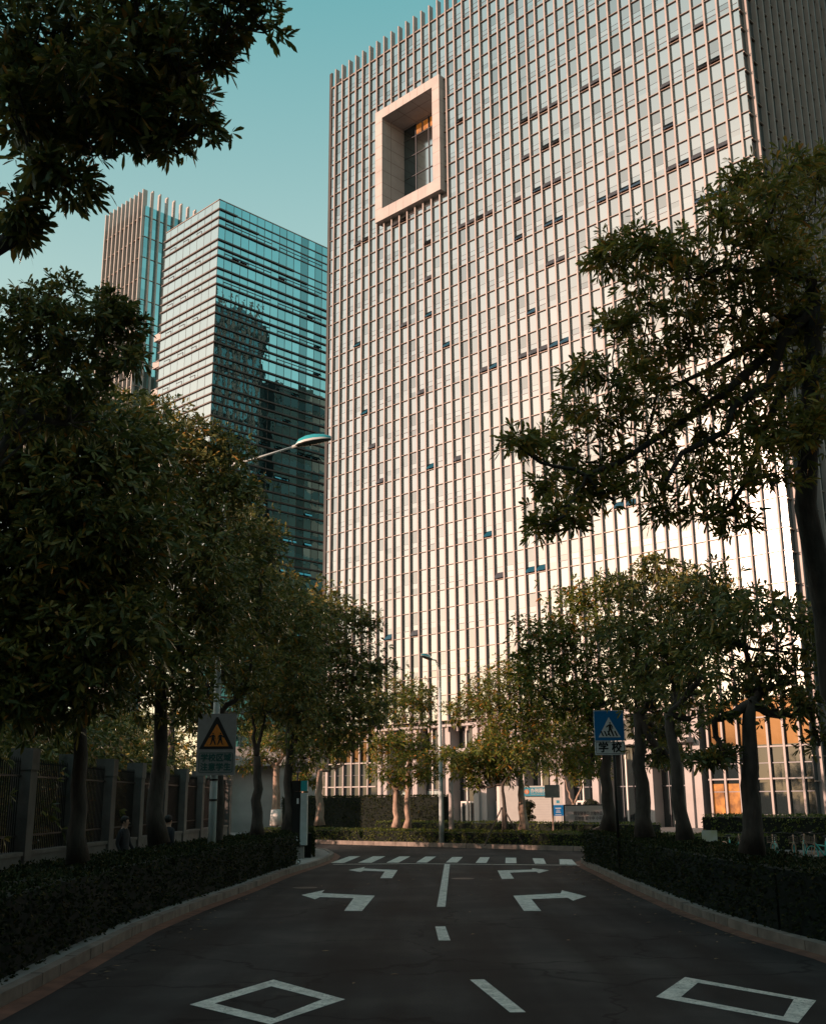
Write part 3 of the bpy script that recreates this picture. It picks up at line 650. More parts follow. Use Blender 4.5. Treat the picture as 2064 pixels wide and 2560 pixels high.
def tree(label, base, fork, r0, blobs, Y, L=.15, wid=.24, nleaf=7, dens=60, m='leaf', bark='bark', group=None, depth=1.5, seg2=True, wash=0, cz=.16, twigs=5, limbs=None, trunk=None, name='street_tree', clump=.33):
    """blobs: (px,py,radius_px[,dY[,density factor]]) surveyed from the photograph and given their own depth"""
    base = Vector(base); fork = Vector(fork)
    t = thing(name, base, label, 'tree', group)
    tb = MB()
    pts = trunk if trunk else curve_pts(base, fork, 0, 7, .02); n = len(pts)
    tb.tube(pts, [r0*(1.28-.25*min(1, i/1.0)-.42*i/(n-1)) if i else r0*1.35 for i in range(n)], 12)
    C = []; Wp = []; Wa = []
    fr_ = pts[-1]; rf = r0*.6
    hub = {}
    for q in blobs:
        dy = q[3] if len(q) > 3 else random.uniform(-1, 1)*depth*.6; df = q[4] if len(q) > 4 else 1
        c = at(q[0], q[1], Y+dy); r = q[2]*S_*(Y+dy)/FOC
        C.append((c, r, df))
    # main limbs: blobs sorted by distance, each joins the nearest earlier node
    nodes = [(fr_, rf)]+([(p, rf*.27) for p in (limbs or [])])
    for p, _ in nodes[1:]: tb.tube(curve_pts(fr_, p, .05, 6, .05), [rf*(.7-.45*i/6) for i in range(7)], 7)
    for c, r, df in sorted(C, key=lambda a: (a[0]-fr_).length):
        j = min(range(len(nodes)), key=lambda i: (nodes[i][0]-c).length+(.15*(nodes[i][0]-fr_).length))
        p, rr = nodes[j]; r1 = max(.012, rr*.62); tgt = c-Vector((0, 0, r*.35))
        cp = curve_pts(p, tgt, .06, 6, .05); tb.tube(cp, [rr*.85+(r1-rr*.85)*i/6 for i in range(7)], 6, False); nodes.append((tgt, r1))
        vol = 4.19*r*r*r*1.3
        nc = max(7, int(vol**.75*dens*df*.42)+6)
        for k in range(nc):
            dv = RNG.normal(size=3); dv /= np.linalg.norm(dv); rad = r*(RNG.uniform(.35, 1.0)**.6 if RNG.random() > .14 else RNG.uniform(1.0, 1.35))
            e = Vector((dv[0]*rad, dv[1]*rad*1.35, dv[2]*rad*.8)); tip = c+e
            if k < twigs+nc//3: tb.tube(curve_pts(cp[random.randint(3, 6)], tip, .04, 3, .08), [r1*.5, r1*.36, .009, .006], 4, False)
            nw = max(3, int(RNG.poisson(4.2+dens*.045)))
            off = RNG.normal(size=(nw, 3))*np.array([clump, clump, clump*.62])*min(1, max(r*1.2, .35))
            Pk = np.array(tip)+off; Wp.append(Pk)
            ax = off*1.2+np.array([0, 0, .35])+dv*.5+RNG.normal(size=(nw, 3))*.25; Wa.append(ax)
    tb.build('trunk', bark, t, True)
    if wash: MB().tube([base, base+(fork-base).normalized()*wash], [r0*1.4, r0*1.16], 12).build('whitewash', 'white', t, True)
    P = np.concatenate(Wp); A = np.concatenate(Wa); NLEAF[0] += len(P)*nleaf
    leaves_mesh('crown', P, A, L, wid, nleaf, m, t, seg2=seg2)
    return t
GL, GR, GF = 'street trees along the left kerb', 'street trees along the right kerb', 'trees in front of the cream tower'
tree('near dark tree whose overhanging leaves fill the top left corner', (-5.6, 7.5, .12), (-5.2, 7.8, 5.2), .19,
     [(60, 60, 120, 0), (170, 40, 130, .4), (290, 40, 120, 0), (400, 40, 90, .3), (480, 30, 70, 0), (545, 50, 42, .2, 1.2), (60, 170, 120, .3), (180, 170, 110, -.3), (290, 160, 100, .3), (380, 140, 75, 0), (440, 130, 50, .2), (270, 250, 75, 0), (360, 240, 72, .2), (420, 250, 45, 0), (120, 250, 70, .3), (40, 240, 60, 0), (350, 295, 35, .1), (150, 375, 55, .1, 1.1), (90, 350, 32, 0), (25, 440, 26, 0, .5), (50, 480, 24, .1, .5), (190, 300, 45, .2)],
     7.6, L=.135, dens=105, group=GL, depth=.8, clump=.17, nleaf=6)
tree('left tree with airy crown against the sky below the overhanging leaves', (-6.9, 14, .12), (-6.3, 14.2, 6.0), .17,
     [(60, 630, 50, 0), (140, 625, 50, .5), (210, 650, 50, 0), (260, 690, 40, .4), (20, 680, 70, .3), (110, 690, 70, 0), (200, 710, 60, .5), (270, 750, 40, 0), (60, 760, 60, .4, .7), (150, 780, 50, 0, .6), (0, 800, 60, .5), (230, 790, 35, .3, .5), (60, 850, 70, 0), (150, 870, 60, .4), (250, 640, 30, .2)],
     14.3, L=.15, dens=75, group=GL, clump=.2)
tree('left tree with large pale-edged leaves, its trunk nearest the left sign', at(165, 1812, 20), at(172, 1430, 20), .16,
     [(10, 960, 90), (0, 1090, 100), (5, 1210, 100), (0, 1330, 90), (10, 1440, 80), (40, 900, 90), (130, 890, 85), (220, 900, 80), (300, 930, 60), (40, 1010, 110), (170, 1010, 100), (280, 1020, 80), (60, 1130, 110), (190, 1130, 100), (290, 1120, 70), (40, 1250, 110), (160, 1250, 100), (260, 1240, 70), (60, 1360, 100), (180, 1350, 90), (280, 1320, 70), (60, 1470, 80), (170, 1450, 70), (110, 940, 80), (230, 1180, 70)],
     19.2, L=.21, dens=62, group=GL)
tree('left tree with rounded yellowish crown top under the blue glass block', at(335, 1775, 25.5), at(340, 1330, 25.5), .19,
     [(270, 860, 40), (330, 880, 50), (390, 910, 45), (440, 940, 45), (480, 970, 40), (360, 970, 80), (440, 1010, 70), (380, 1070, 90), (470, 1080, 70), (330, 1180, 90), (430, 1170, 80), (360, 1280, 90), (450, 1270, 60), (330, 1390, 70), (410, 1370, 60), (260, 1020, 60), (310, 1080, 60), (290, 1450, 50), (400, 1460, 40), (510, 1010, 35)],
     25.5, L=.19, dens=50, group=GL, m='leaf')
tree('left tree whose crown surrounds the teal street lamp arm', (-5.45, 31.5, .12), (-5.5, 31.5, 4.6), .17,
     [(470, 1200, 55, -2.6), (458, 1280, 55, -2.6), (468, 1350, 42, -2.6), (490, 1070, 50), (545, 1125, 45), (500, 1130, 60), (560, 1180, 45), (480, 1200, 70), (540, 1240, 60), (460, 1290, 70), (540, 1310, 55), (480, 1380, 60), (430, 1430, 50), (520, 1420, 50), (400, 1500, 40)],
     31.5, L=.19, dens=38, group=GL)
tree('left tree with twin dark stems just beyond the warning sign', at(541, 1757, 37), at(540, 1590, 37), .19,
     [(590, 1230, 45), (560, 1280, 60), (620, 1290, 50), (580, 1350, 60), (640, 1350, 50), (550, 1420, 60), (620, 1420, 60), (580, 1480, 50), (520, 1490, 40), (640, 1480, 45)],
     37, L=.2, dens=34, group=GL, limbs=[at(528, 1500, 37), at(556, 1495, 37.2)])
tree('last left kerb tree with full dark crown reaching over the junction', at(605, 1745, 43), at(608, 1520, 43), .2,
     [(660, 1270, 40), (700, 1270, 35), (740, 1295, 40), (770, 1310, 22), (680, 1330, 60), (740, 1350, 50), (640, 1400, 60), (710, 1410, 65), (770, 1410, 40), (800, 1400, 16), (660, 1480, 60), (730, 1480, 60), (780, 1480, 40), (690, 1540, 50), (740, 1550, 35), (620, 1540, 40), (790, 1520, 25), (640, 1585, 30)],
     43, L=.21, dens=30, group=GL)
# lit trees across the junction
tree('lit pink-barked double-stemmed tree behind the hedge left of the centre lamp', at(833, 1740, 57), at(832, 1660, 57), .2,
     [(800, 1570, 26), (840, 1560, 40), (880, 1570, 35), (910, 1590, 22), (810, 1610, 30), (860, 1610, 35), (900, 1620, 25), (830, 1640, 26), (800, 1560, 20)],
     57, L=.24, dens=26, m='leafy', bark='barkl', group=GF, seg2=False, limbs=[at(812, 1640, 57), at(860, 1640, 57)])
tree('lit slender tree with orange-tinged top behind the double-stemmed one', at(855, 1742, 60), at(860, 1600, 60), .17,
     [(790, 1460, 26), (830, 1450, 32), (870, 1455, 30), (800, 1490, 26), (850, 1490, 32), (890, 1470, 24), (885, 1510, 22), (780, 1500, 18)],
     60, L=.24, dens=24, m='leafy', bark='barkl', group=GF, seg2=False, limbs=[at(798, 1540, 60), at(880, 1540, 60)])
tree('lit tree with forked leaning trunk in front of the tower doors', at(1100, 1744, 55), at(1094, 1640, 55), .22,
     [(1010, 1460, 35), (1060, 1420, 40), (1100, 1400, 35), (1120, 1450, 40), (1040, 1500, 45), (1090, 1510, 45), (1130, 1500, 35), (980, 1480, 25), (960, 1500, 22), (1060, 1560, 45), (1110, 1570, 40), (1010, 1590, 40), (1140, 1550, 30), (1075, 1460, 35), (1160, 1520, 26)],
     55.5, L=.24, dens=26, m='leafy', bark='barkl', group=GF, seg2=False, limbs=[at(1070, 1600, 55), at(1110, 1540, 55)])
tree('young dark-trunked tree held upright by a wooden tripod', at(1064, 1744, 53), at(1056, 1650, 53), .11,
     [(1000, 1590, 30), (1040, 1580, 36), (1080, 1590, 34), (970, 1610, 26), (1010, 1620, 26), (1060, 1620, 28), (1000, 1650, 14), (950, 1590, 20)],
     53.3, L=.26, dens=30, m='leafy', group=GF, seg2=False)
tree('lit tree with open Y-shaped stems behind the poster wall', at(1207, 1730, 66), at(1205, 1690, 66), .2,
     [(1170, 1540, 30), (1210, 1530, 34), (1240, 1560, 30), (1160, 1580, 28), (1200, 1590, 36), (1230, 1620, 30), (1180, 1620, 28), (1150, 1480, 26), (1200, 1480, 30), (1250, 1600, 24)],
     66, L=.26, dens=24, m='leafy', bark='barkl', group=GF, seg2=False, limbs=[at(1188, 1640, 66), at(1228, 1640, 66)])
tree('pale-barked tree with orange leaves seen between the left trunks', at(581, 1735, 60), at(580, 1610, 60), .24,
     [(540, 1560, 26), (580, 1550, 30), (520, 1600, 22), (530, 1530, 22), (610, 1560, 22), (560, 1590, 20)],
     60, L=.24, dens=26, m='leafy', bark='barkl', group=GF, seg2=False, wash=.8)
tree('thin straight young tree between the dark trunk and the kiosk post', at(640, 1733, 58), at(638, 1650, 58), .09,
     [(640, 1635, 16), (650, 1645, 12), (628, 1640, 12), (655, 1610, 20)], 58, L=.24, dens=30, m='leafy', bark='barkl', group=GF, seg2=False, wash=.7)
tree('pale tree behind the kiosk post with branches lit from the left', at(672, 1735, 52), at(673, 1620, 52), .2,
     [(700, 1570, 26), (740, 1560, 22), (650, 1560, 26), (680, 1540, 24), (720, 1590, 16)], 52, L=.24, dens=26, m='leafy', bark='barkl', group=GF, seg2=False, limbs=[at(720, 1610, 52), at(652, 1600, 52)])
# right kerb row
tree('right tree directly behind the blue crossing sign', at(1277, 1745, 35.5), at(1272, 1540, 35.5), .21,
     [(1120, 1320, 32), (1160, 1330, 35), (1200, 1270, 45), (1250, 1250, 40), (1290, 1240, 35), (1110, 1370, 20), (1150, 1380, 40), (1210, 1340, 50), (1270, 1320, 55), (1190, 1420, 45), (1240, 1400, 50), (1300, 1400, 45), (1130, 1440, 30), (1220, 1470, 45), (1280, 1460, 40), (1110, 1410, 26), (1250, 1540, 35), (1180, 1480, 28), (1240, 1600, 28)],
     35.5, L=.2, dens=32, group=GR, m='leafy')
tree('right tree with thick dark trunk just right of the blue sign', at(1355, 1760, 30.5), at(1340, 1500, 30.5), .22,
     [(1330, 1230, 40), (1360, 1270, 50), (1410, 1250, 45), (1330, 1320, 55), (1390, 1330, 55), (1350, 1390, 55), (1410, 1400, 50), (1330, 1435, 40, 3.2), (1375, 1460, 50), (1395, 1530, 45), (1350, 1510, 34, 3.2), (1375, 1580, 30), (1405, 1580, 35)],
     30.5, L=.2, dens=34, group=GR)
tree('right tree with slim leaning trunk between two thicker ones', at(1440, 1765, 26.5), at(1405, 1500, 26.5), .17,
     [(1420, 1210, 35), (1450, 1250, 45), (1380, 1190, 25), (1480, 1300, 50), (1440, 1340, 50), (1510, 1250, 35), (1470, 1400, 50), (1420, 1440, 45), (1500, 1360, 40), (1450, 1500, 35, 0, .6), (1400, 1380, 35)],
     26.5, L=.2, dens=34, group=GR, m='leaf')
tree('right tree with tall black trunk before the glowing lobby glass', at(1580, 1795, 21), at(1575, 1480, 21), .19,
     [(1500, 1230, 45), (1540, 1270, 50), (1600, 1260, 45), (1650, 1290, 45), (1560, 1340, 55), (1630, 1350, 50), (1690, 1300, 35), (1510, 1320, 40), (1600, 1430, 50), (1670, 1410, 50), (1710, 1360, 35), (1530, 1430, 45), (1500, 1500, 30, 0, .5), (1640, 1490, 40, 0, .7), (1700, 1470, 45, 0, .7), (1720, 1560, 25, 0, .6), (1520, 1590, 22, 0, .4), (1485, 1600, 14, 0, .5)],
     21, L=.19, dens=30, group=GR, m='leaf', clump=.36)
tree('nearest right tree spreading wide boughs across the tower front', (6.9, 15.2, .12), at(1692, 1065, 14.5), .2,
     [(1550, 390, 45), (1640, 370, 60), (1720, 340, 55), (1600, 440, 70), (1700, 440, 80), (1520, 450, 50), (1440, 500, 45), (1370, 510, 50), (1300, 510, 38), (1270, 540, 26), (1340, 560, 50), (1430, 570, 60), (1520, 540, 75), (1620, 540, 80), (1700, 560, 80), (1360, 620, 50), (1440, 650, 60), (1530, 640, 75), (1640, 650, 80), (1710, 680, 70), (1290, 700, 42), (1350, 710, 60), (1450, 730, 50, 0, .8), (1560, 740, 60, 0, .8), (1660, 760, 80), (1720, 800, 70), (1230, 770, 32), (1290, 790, 50), (1380, 800, 60, 0, .8), (1480, 820, 60, 0, .7), (1580, 830, 60, 0, .8), (1670, 870, 80), (1210, 850, 40), (1270, 870, 50, 0, .8), (1360, 890, 60, 0, .8), (1460, 900, 60, 0, .7), (1560, 920, 60, 0, .8), (1700, 930, 60), (1090, 930, 26), (1140, 930, 34), (1190, 940, 45), (1260, 960, 50, 0, .9), (1350, 980, 60, 0, .8), (1450, 990, 60, 0, .8), (1540, 1010, 55, 0, .8), (1620, 1000, 55), (1150, 1010, 34), (1210, 1030, 50), (1290, 1040, 40), (1170, 1080, 40), (1140, 1110, 26), (1200, 1100, 30), (1480, 1080, 32, 0, .5), (1550, 1090, 30, 0, .5), (1400, 1060, 34, 0, .6)],
     14.4, L=.165, wid=.20, dens=54, group=GR, m='leafr', depth=1.6, clump=.26, twigs=3,
     trunk=[Vector((6.95, 15.3, .12)), Vector((6.85, 15.2, 1.5)), at(1750, 1450, 14.9), at(1737, 1300, 14.8), at(1715, 1180, 14.6), at(1692, 1065, 14.5), at(1700, 900, 14.4), at(1712, 650, 14.4)],
     limbs=[at(1540, 1055, 14.3), at(1400, 1010, 14), at(1230, 1000, 14), at(1440, 800, 14.2), at(1600, 700, 14.6)])
# yard trees behind the school fence
YT = [(-11.2, 22.5, 5.0, 2.0), (-11.4, 27, 5.4, 2.2), (-11.3, 31.5, 5.2, 2.2), (-11.6, 36, 5.6, 2.2), (-11.3, 40.2, 5.2, 2.1), (-11.8, 44.2, 5.4, 2.0), (-14.5, 58, 6.6, 2.6), (-22, 57, 6.6, 2.8), (-10.8, 49, 7.2, 2.3)]
YL = ['dark yard tree behind the nearest fence posts', 'second dark yard tree along the fence', 'third dark yard tree along the fence, left of the warning board', 'fourth dark yard tree along the fence', 'fifth dark yard tree along the fence, right behind the warning board', 'dark yard tree behind the far end of the fence', 'yard tree before the low concrete hall', 'yard tree farthest left before the dark school wing', 'tall yard tree closing the view beyond the last fence post']
for i, (x, y, h, r) in enumerate(YT):
    t = thing('yard_tree', (x, y, .1), YL[i], 'tree', 'dark trees inside the school yard')
    tb = MB(); tb.tube(curve_pts((x, y, .1), (x+.2, y, h-.6), 0, 5, .03), [.2, .18, .16, .14, .11, .07], 8)
    P = []; A = []
    for k in range(34):
        d = RNG.normal(size=3); d /= np.linalg.norm(d); c = np.array([x, y, h*.56])+d*np.array([r, r, h*.5])*RNG.uniform(.4, 1)**.5
        if k < 10: tb.tube(curve_pts((x+.15, y, h-1.2), c, .02, 3, .05), [.06, .04, .03, .015], 4, False)
        o_ = RNG.normal(size=(46, 3))*[.5, .5, .35]; P.append(c+o_); A.append(o_+d*.5)
    tb.build('trunk', 'bark', t, True); leaves_mesh('crown', np.concatenate(P), np.concatenate(A), .24, .3, 6, 'leaf', t, seg2=False)

# ================================================================ HEDGES
def hedge(name, label, path, w, h, z0=.12, m='hedge', L=.07, dens=260, group='clipped hedges', back=None, jag=.05):
    """hedge along a path (left edge = path); solid dark core with leaves on every face"""
    o = thing(name, (*path[0], z0), label, 'hedge', group); core = MB(); P = []; A = []
    for a, b in zip(path[:-1], path[1:]):
        a = Vector((*a, 0)); b = Vector((*b, 0)); Ln = (b-a).length; d = (b-a)/Ln; nn = Vector((-d.y, d.x, 0))
        core.obox(a, d, nn, -.05, Ln+.05, .06, w-.06, z0, z0+h-.07)
        for (u0, u1, v0, v1, kind) in ((0, Ln, 0, w, 'top'), (0, Ln, 0, h, 'f'), (0, Ln, 0, h, 'b')):
            n = int((u1-u0)*(v1-v0)*dens)
            uu = RNG.uniform(-.08, Ln+.08, n); vv = RNG.uniform(v0, v1, n)
            e = np.sin(uu*2.1+a.x)*.02+RNG.normal(size=n)*jag*.5
            if kind == 'top': pt = np.array(a)[None]+uu[:, None]*np.array(d)+vv[:, None]*np.array(nn)+np.array([0, 0, 1])*(z0+h-.03+e)[:, None]; ax = np.array([0, 0, 1.])
            elif kind == 'f': pt = np.array(a)[None]+uu[:, None]*np.array(d)+e[:, None]*np.array(nn)+np.array([0, 0, 1])*(z0+vv)[:, None]; ax = -np.array(nn)+[0, 0, .4]
            else: pt = np.array(a)[None]+uu[:, None]*np.array(d)+(w+e)[:, None]*np.array(nn)+np.array([0, 0, 1])*(z0+vv)[:, None]; ax = np.array(nn)+[0, 0, .4]
            P.append(pt); A.append(ax+RNG.normal(size=(n, 3))*.5)
    for (p, q) in ((path[0], path[1]), (path[-1], path[-2])):
        a = Vector((*p, 0)); d = (Vector((*q, 0))-a).normalized(); nn = Vector((-d.y, d.x, 0))*(1 if p == path[0] else -1)
        n = int(w*h*dens); vv = RNG.uniform(0, w, n); zz = RNG.uniform(0, h, n)
        P.append(np.array(a)[None]+vv[:, None]*np.array(nn)+np.array([0, 0, 1])*(z0+zz)[:, None]); A.append(-np.array(d)+RNG.normal(size=(n, 3))*.5)
    core.build('core', 'dark', o)
    leaves_mesh('foliage', np.concatenate(P), np.concatenate(A), L, .45, 3, m, o, droop=.1, seg2=False); return o
hl = [(-5.05, 3), (-5.0, 13.9), (-5.12, 17), (-5.2, 20.4), (-5.05, 24), (-4.7, 29.2), (-4.4, 35), (-4.0, 38.9)]
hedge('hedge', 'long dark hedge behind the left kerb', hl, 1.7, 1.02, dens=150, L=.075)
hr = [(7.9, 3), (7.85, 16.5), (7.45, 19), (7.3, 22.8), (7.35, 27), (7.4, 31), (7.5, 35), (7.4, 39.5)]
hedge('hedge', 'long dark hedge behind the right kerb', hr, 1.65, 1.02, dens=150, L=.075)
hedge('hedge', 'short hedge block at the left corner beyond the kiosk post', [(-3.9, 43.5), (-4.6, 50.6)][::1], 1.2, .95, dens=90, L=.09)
def alongfar(x, off): return (x+off*.66, mid_far(x)+off*.75)
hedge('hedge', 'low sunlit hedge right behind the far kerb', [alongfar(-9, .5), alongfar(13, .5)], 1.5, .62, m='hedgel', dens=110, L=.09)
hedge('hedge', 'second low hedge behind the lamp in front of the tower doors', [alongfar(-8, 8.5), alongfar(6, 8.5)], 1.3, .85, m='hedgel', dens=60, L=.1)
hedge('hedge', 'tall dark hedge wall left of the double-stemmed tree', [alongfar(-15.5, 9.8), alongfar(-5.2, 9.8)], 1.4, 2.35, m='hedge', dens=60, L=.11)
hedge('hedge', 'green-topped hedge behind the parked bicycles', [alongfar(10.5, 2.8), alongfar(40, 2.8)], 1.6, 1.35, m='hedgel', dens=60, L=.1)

# ================================================================ SCHOOL FENCE
fx = -8.5; fy = [14.6+3.3*i for i in range(12)]
fence = thing('school_fence', (fx, 14.6, .12), 'stone post and iron bar fence behind the left hedge', 'fence')
for y in fy:
    p = MB().box(fx-.22, fx+.22, y-.22, y+.22, .12, 3.3).box(fx-.24, fx+.24, y-.24, y+.24, 2.9, 3.36)
    for z in (.7, 1.25, 1.8, 2.35): p.box(fx-.224, fx+.224, y-.224, y+.224, z, z+.012)
    p.build('post', 'fstone', fence)
for y0, y1 in zip(fy[:-1], fy[1:]):
    MB().box(fx-.15, fx+.15, y0+.23, y1-.23, .12, 1.12).box(fx-.19, fx+.19, y0+.225, y1-.225, 1.12, 1.2).build('base_wall', 'fstone', fence)
    b = MB(); b.box(fx-.02, fx+.02, y0+.2, y1-.2, 1.5, 1.54).box(fx-.02, fx+.02, y0+.2, y1-.2, 2.75, 2.79)
    n = 22
    for i in range(n):
        y = y0+.3+(y1-y0-.6)*i/(n-1); b.box(fx-.012, fx+.012, y-.012, y+.012, 1.2, 3.05)
        b.poly([(fx-.02, y-.02, 3.05), (fx+.02, y, 3.05), (fx, y, 3.18)])
    b.build('bar_panel', 'iron', fence)

# ================================================================ LAMPS
def lamp_head(c, d, parent, s=1.0):
    """boat-shaped lantern: c = neck point, d = horizontal direction it points"""
    d = Vector(d).normalized(); side = Vector((-d.y, d.x, 0)); up = Vector((0, 0, 1)); prof = [(0, .06, .02), (.1, .15, .14), (.3, .20, .20), (.55, .21, .20), (.8, .16, .15), (.98, .07, .07), (1.03, .01, .04)]
    def shell(lo, hi, name, m):
        mb = MB(); rings = []
        for x, w, h in prof:
            r = []
            for k in range(13):
                a = math.pi*(lo+(hi-lo)*k/12); hh = h+.03 if math.sin(a) > 0 else .05
                r.append(c+d*x*s+side*math.cos(a)*w*s+up*(math.sin(a)*hh*s+x*.14*s+.02))
            rings.append(r); mb.v += [tuple(p) for p in r]
        for i in range(len(prof)-1):
            for k in range(12): a = i*13+k; mb.f.append((a, a+1, a+14, a+13))
        return mb.build(name, m, parent, True)
    shell(.09, .91, 'cover', 'lampteal'); shell(0, .09, 'side_shell', 'lampw'); shell(.91, 1, 'side_shell', 'lampw'); shell(1, 2, 'lens', 'lampg')
    MB().sphere(c+d*.42*s+Vector((0, 0, .01)), .035*s).build('latch', 'copper', parent)
lp = at(445, 1775, 30); lbase = Vector((lp.x, 30, .12))
lam = thing('street_lamp', lbase, 'pale pole street lamp with teal head reaching out of the left trees', 'street lamp', 'street lamps')
ptop = at(475, 985, 30); ptop = Vector((lbase.x, 30, ptop.z))
MB().tube([lbase, lbase+Vector((0, 0, 2.5)), ptop], [.105, .1, .055], 16).build('pole', 'pole', lam, True)
e1 = at(525, 968, 29.9); e2 = at(622, 938, 29.7)
dirv = (e2-e1).normalized(); st = e2-dirv*(e2.x-lbase.x-.02)/dirv.x*1.0
MB().tube([ptop-Vector((0, 0, .25)), ptop.lerp(e1, .35)+Vector((0, 0, .05)), e1, e2], [.045, .04, .035, .032], 10).build('arm', 'lampw', lam, True)
lamp_head(e2, (1, -.15, 0), lam, 1.0)
MB().tube([e2-dirv*.1, e2+dirv*.05], .05, 10).build('collar', 'lampw', lam)
for z in (2.1, 2.62): MB().tube([lbase+Vector((0, 0, z)), lbase+Vector((0, 0, z+.05))], .115, 16).build('clamp_ring', 'iron', lam)
l2b = Vector((at(928, 1745, 55.5).x, 55.5, .14))
lam2 = thing('street_lamp', l2b, 'slim curved-arm street lamp standing alone before the tower front', 'street lamp', 'street lamps')
l2t = at(925, 1430, 55.5)
l2t = Vector((l2b.x, 55.5, l2t.z))
MB().tube([l2b, l2b+Vector((0, 0, 3)), l2t], [.13, .11, .07], 14).build('pole', 'pole', lam2, True)
e3 = at(902, 1386, 54.6)
MB().tube([l2t-Vector((0, 0, .6)), l2t.lerp(e3, .15)+Vector((.06, 0, .35)), l2t.lerp(e3, .55)+Vector((.1, 0, .42)), e3], [.05, .045, .04, .035], 8).build('arm', 'lampw', lam2, True)
lamp_head(e3+Vector((.1, 0, -.05)), (-.55, -.8, 0), lam2, .85)

# ================================================================ SIGNS
def rrect(w, h, r, n=5):
    out = []
    for cx, cy, a0 in ((w/2-r, h/2-r, 0), (-w/2+r, h/2-r, 90), (-w/2+r, -h/2+r, 180), (w/2-r, -h/2+r, 270)):
        for i in range(n+1): a = math.radians(a0+90*i/n); out.append((cx+r*math.cos(a), cy+r*math.sin(a)))
    return out
def frame_outline(o, u, up, w, h, r, th, m, parent, name='border'):
    a = rrect(w, h, r); b = rrect(w-2*th, h-2*th, max(.001, r-th)); k = len(a); mb = MB(); u = Vector(u); up = Vector(up); n = u.cross(up)
    mb.v = [tuple(Vector(o)+u*x+up*y+n*.004) for x, y in a+b]; mb.f = [(i, (i+1) % k, k+(i+1) % k, k+i) for i in range(k)]
    return mb.build(name, m, parent)
def walker(s, ox, oy, flip=1):
    """pictogram of a walking figure as outlines"""
    q = lambda L: [(ox+flip*x*s, oy+y*s) for x, y in (L if flip > 0 else L[::-1])]
    return [q([(.06*math.cos(a*math.pi/6)+.02, .06*math.sin(a*math.pi/6)+.86) for a in range(12)]),
            q([(-.06, .76), (-.22, .66), (-.3, .56), (-.26, .52), (-.14, .6), (-.08, .64), (-.09, .42), (-.16, .12), (-.22, -.02), (-.12, -.02), (-.04, .2), (.02, .34), (.1, .16), (.18, -.04), (.27, -.02), (.2, .22), (.12, .44), (.11, .64), (.16, .56), (.17, .42), (.23, .42), (.22, .6), (.14, .74), (.06, .78)])]
# left warning sign on the lamp pole
sg = thing('warning_sign', (lbase.x+.1, 29.86, 2.3), 'grey school warning board with an amber triangle on the left lamp pole', 'road sign')
A_, B_ = at(413, 1501, 29.85), at(498, 1630, 29.85); cx_, cz_ = (A_.x+B_.x)/2, (A_.z+B_.z)/2; w_, h_ = 1.03, A_.z-B_.z
ou, oup = Vector((1, 0.02, 0)).normalized(), Vector((0, 0, 1)); so_ = Vector((cx_, 29.85, cz_))
MB().obox(so_, ou, Vector((-.02, 1, 0)), -w_/2, w_/2, 0, .03, -h_/2, h_/2).build('board', 'signw2', sg)
tri = lambda w, h: [(-w/2, 0), (w/2, 0), (.03, h), (-.03, h)]
to = so_+oup*(h_*.5-.93)+Vector((0, -.001, 0))
polyplate(tri(.92, .84), to, ou, oup, .006).build('triangle_border', 'signblk', sg)
polyplate([(-.33, .07), (.33, .07), (0, .66)], to, ou, oup, .012).build('amber_triangle', 'signor', sg)
for fx_, fl in ((-.1, 1), (.11, -1)):
    for L in walker(.33, fx_, .12, fl): polyplate(L, to, ou, oup, .016).build('walking_child_symbol', 'signblk', sg)
bo = so_-oup*(h_*.5-.33)
frame_outline(bo, ou, oup, .90, .52, .05, .018, 'signgreen', sg)
text('学校区域', .21, bo+oup*.115, ou, oup, 'signgreen', sg, bold=.009, fit=.80)
text('注意学生', .21, bo-oup*.125, ou, oup, 'signgreen', sg, bold=.009, fit=.80)
# blue crossing sign on the right
SY = 32.5; A_, B_ = at(1248, 1494, SY), at(1313, 1587, SY); cxr = (A_.x+B_.x)/2; w_ = (at(1311, 1500, SY).x-at(1248, 1500, SY).x); h_ = A_.z-B_.z; cz_ = (A_.z+B_.z)/2
cs = thing('crossing_sign', (cxr+.12, SY+.1, .12), 'blue pedestrian crossing sign over a white plate on a grey pole', 'road sign')
MB().tube([(cxr+.12, SY+.1, .12), (cxr+.12, SY+.1, A_.z-.1)], .045, 12).build('pole', 'iron', cs, True)
so2 = Vector((cxr, SY, cz_)); hp = h_*.31; hb = h_-hp
ob = so2+oup*(h_/2-hb/2); MB().obox(ob, ou, Vector((-.02, 1, 0)), -w_/2, w_/2, 0, .03, -hb/2+.005, hb/2).build('white_backing', 'signw', cs)
polyplate(rrect(w_-.03, hb-.035, .02), ob, ou, oup, .004).build('blue_panel', 'signblue', cs)
tw = w_*.74; tz = ob-oup*(hb*.38)
polyplate([(-tw/2, 0), (tw/2, 0), (0, hb*.66)], tz, ou, oup, .008).build('white_triangle', 'signw', cs)
for L in walker(hb*.45, .02, .03+.01): polyplate(L, tz+oup*.03, ou, oup, .014).build('walking_figure_symbol', 'signblk', cs)
for i in range(5):
    x = (-.36+i*.155)*tw; 
    polyplate([(x+.03, .02), (x+.075, .02), (x+.01, .17), (x-.035, .17)], tz+oup*.01, ou, oup, .011).build('stripe_symbol', 'signblk', cs)
op = so2-oup*(h_/2-hp/2); MB().obox(op, ou, Vector((-.02, 1, 0)), -w_/2, w_/2, 0, .03, -hp/2, hp/2-.01).build('white_plate', 'signw', cs)
frame_outline(op, ou, oup, w_-.05, hp-.06, .03, .012, 'signblk', cs)
text('学 校', hp*.80, op, ou, oup, 'signblk', cs, bold=.010, fit=w_*.76)
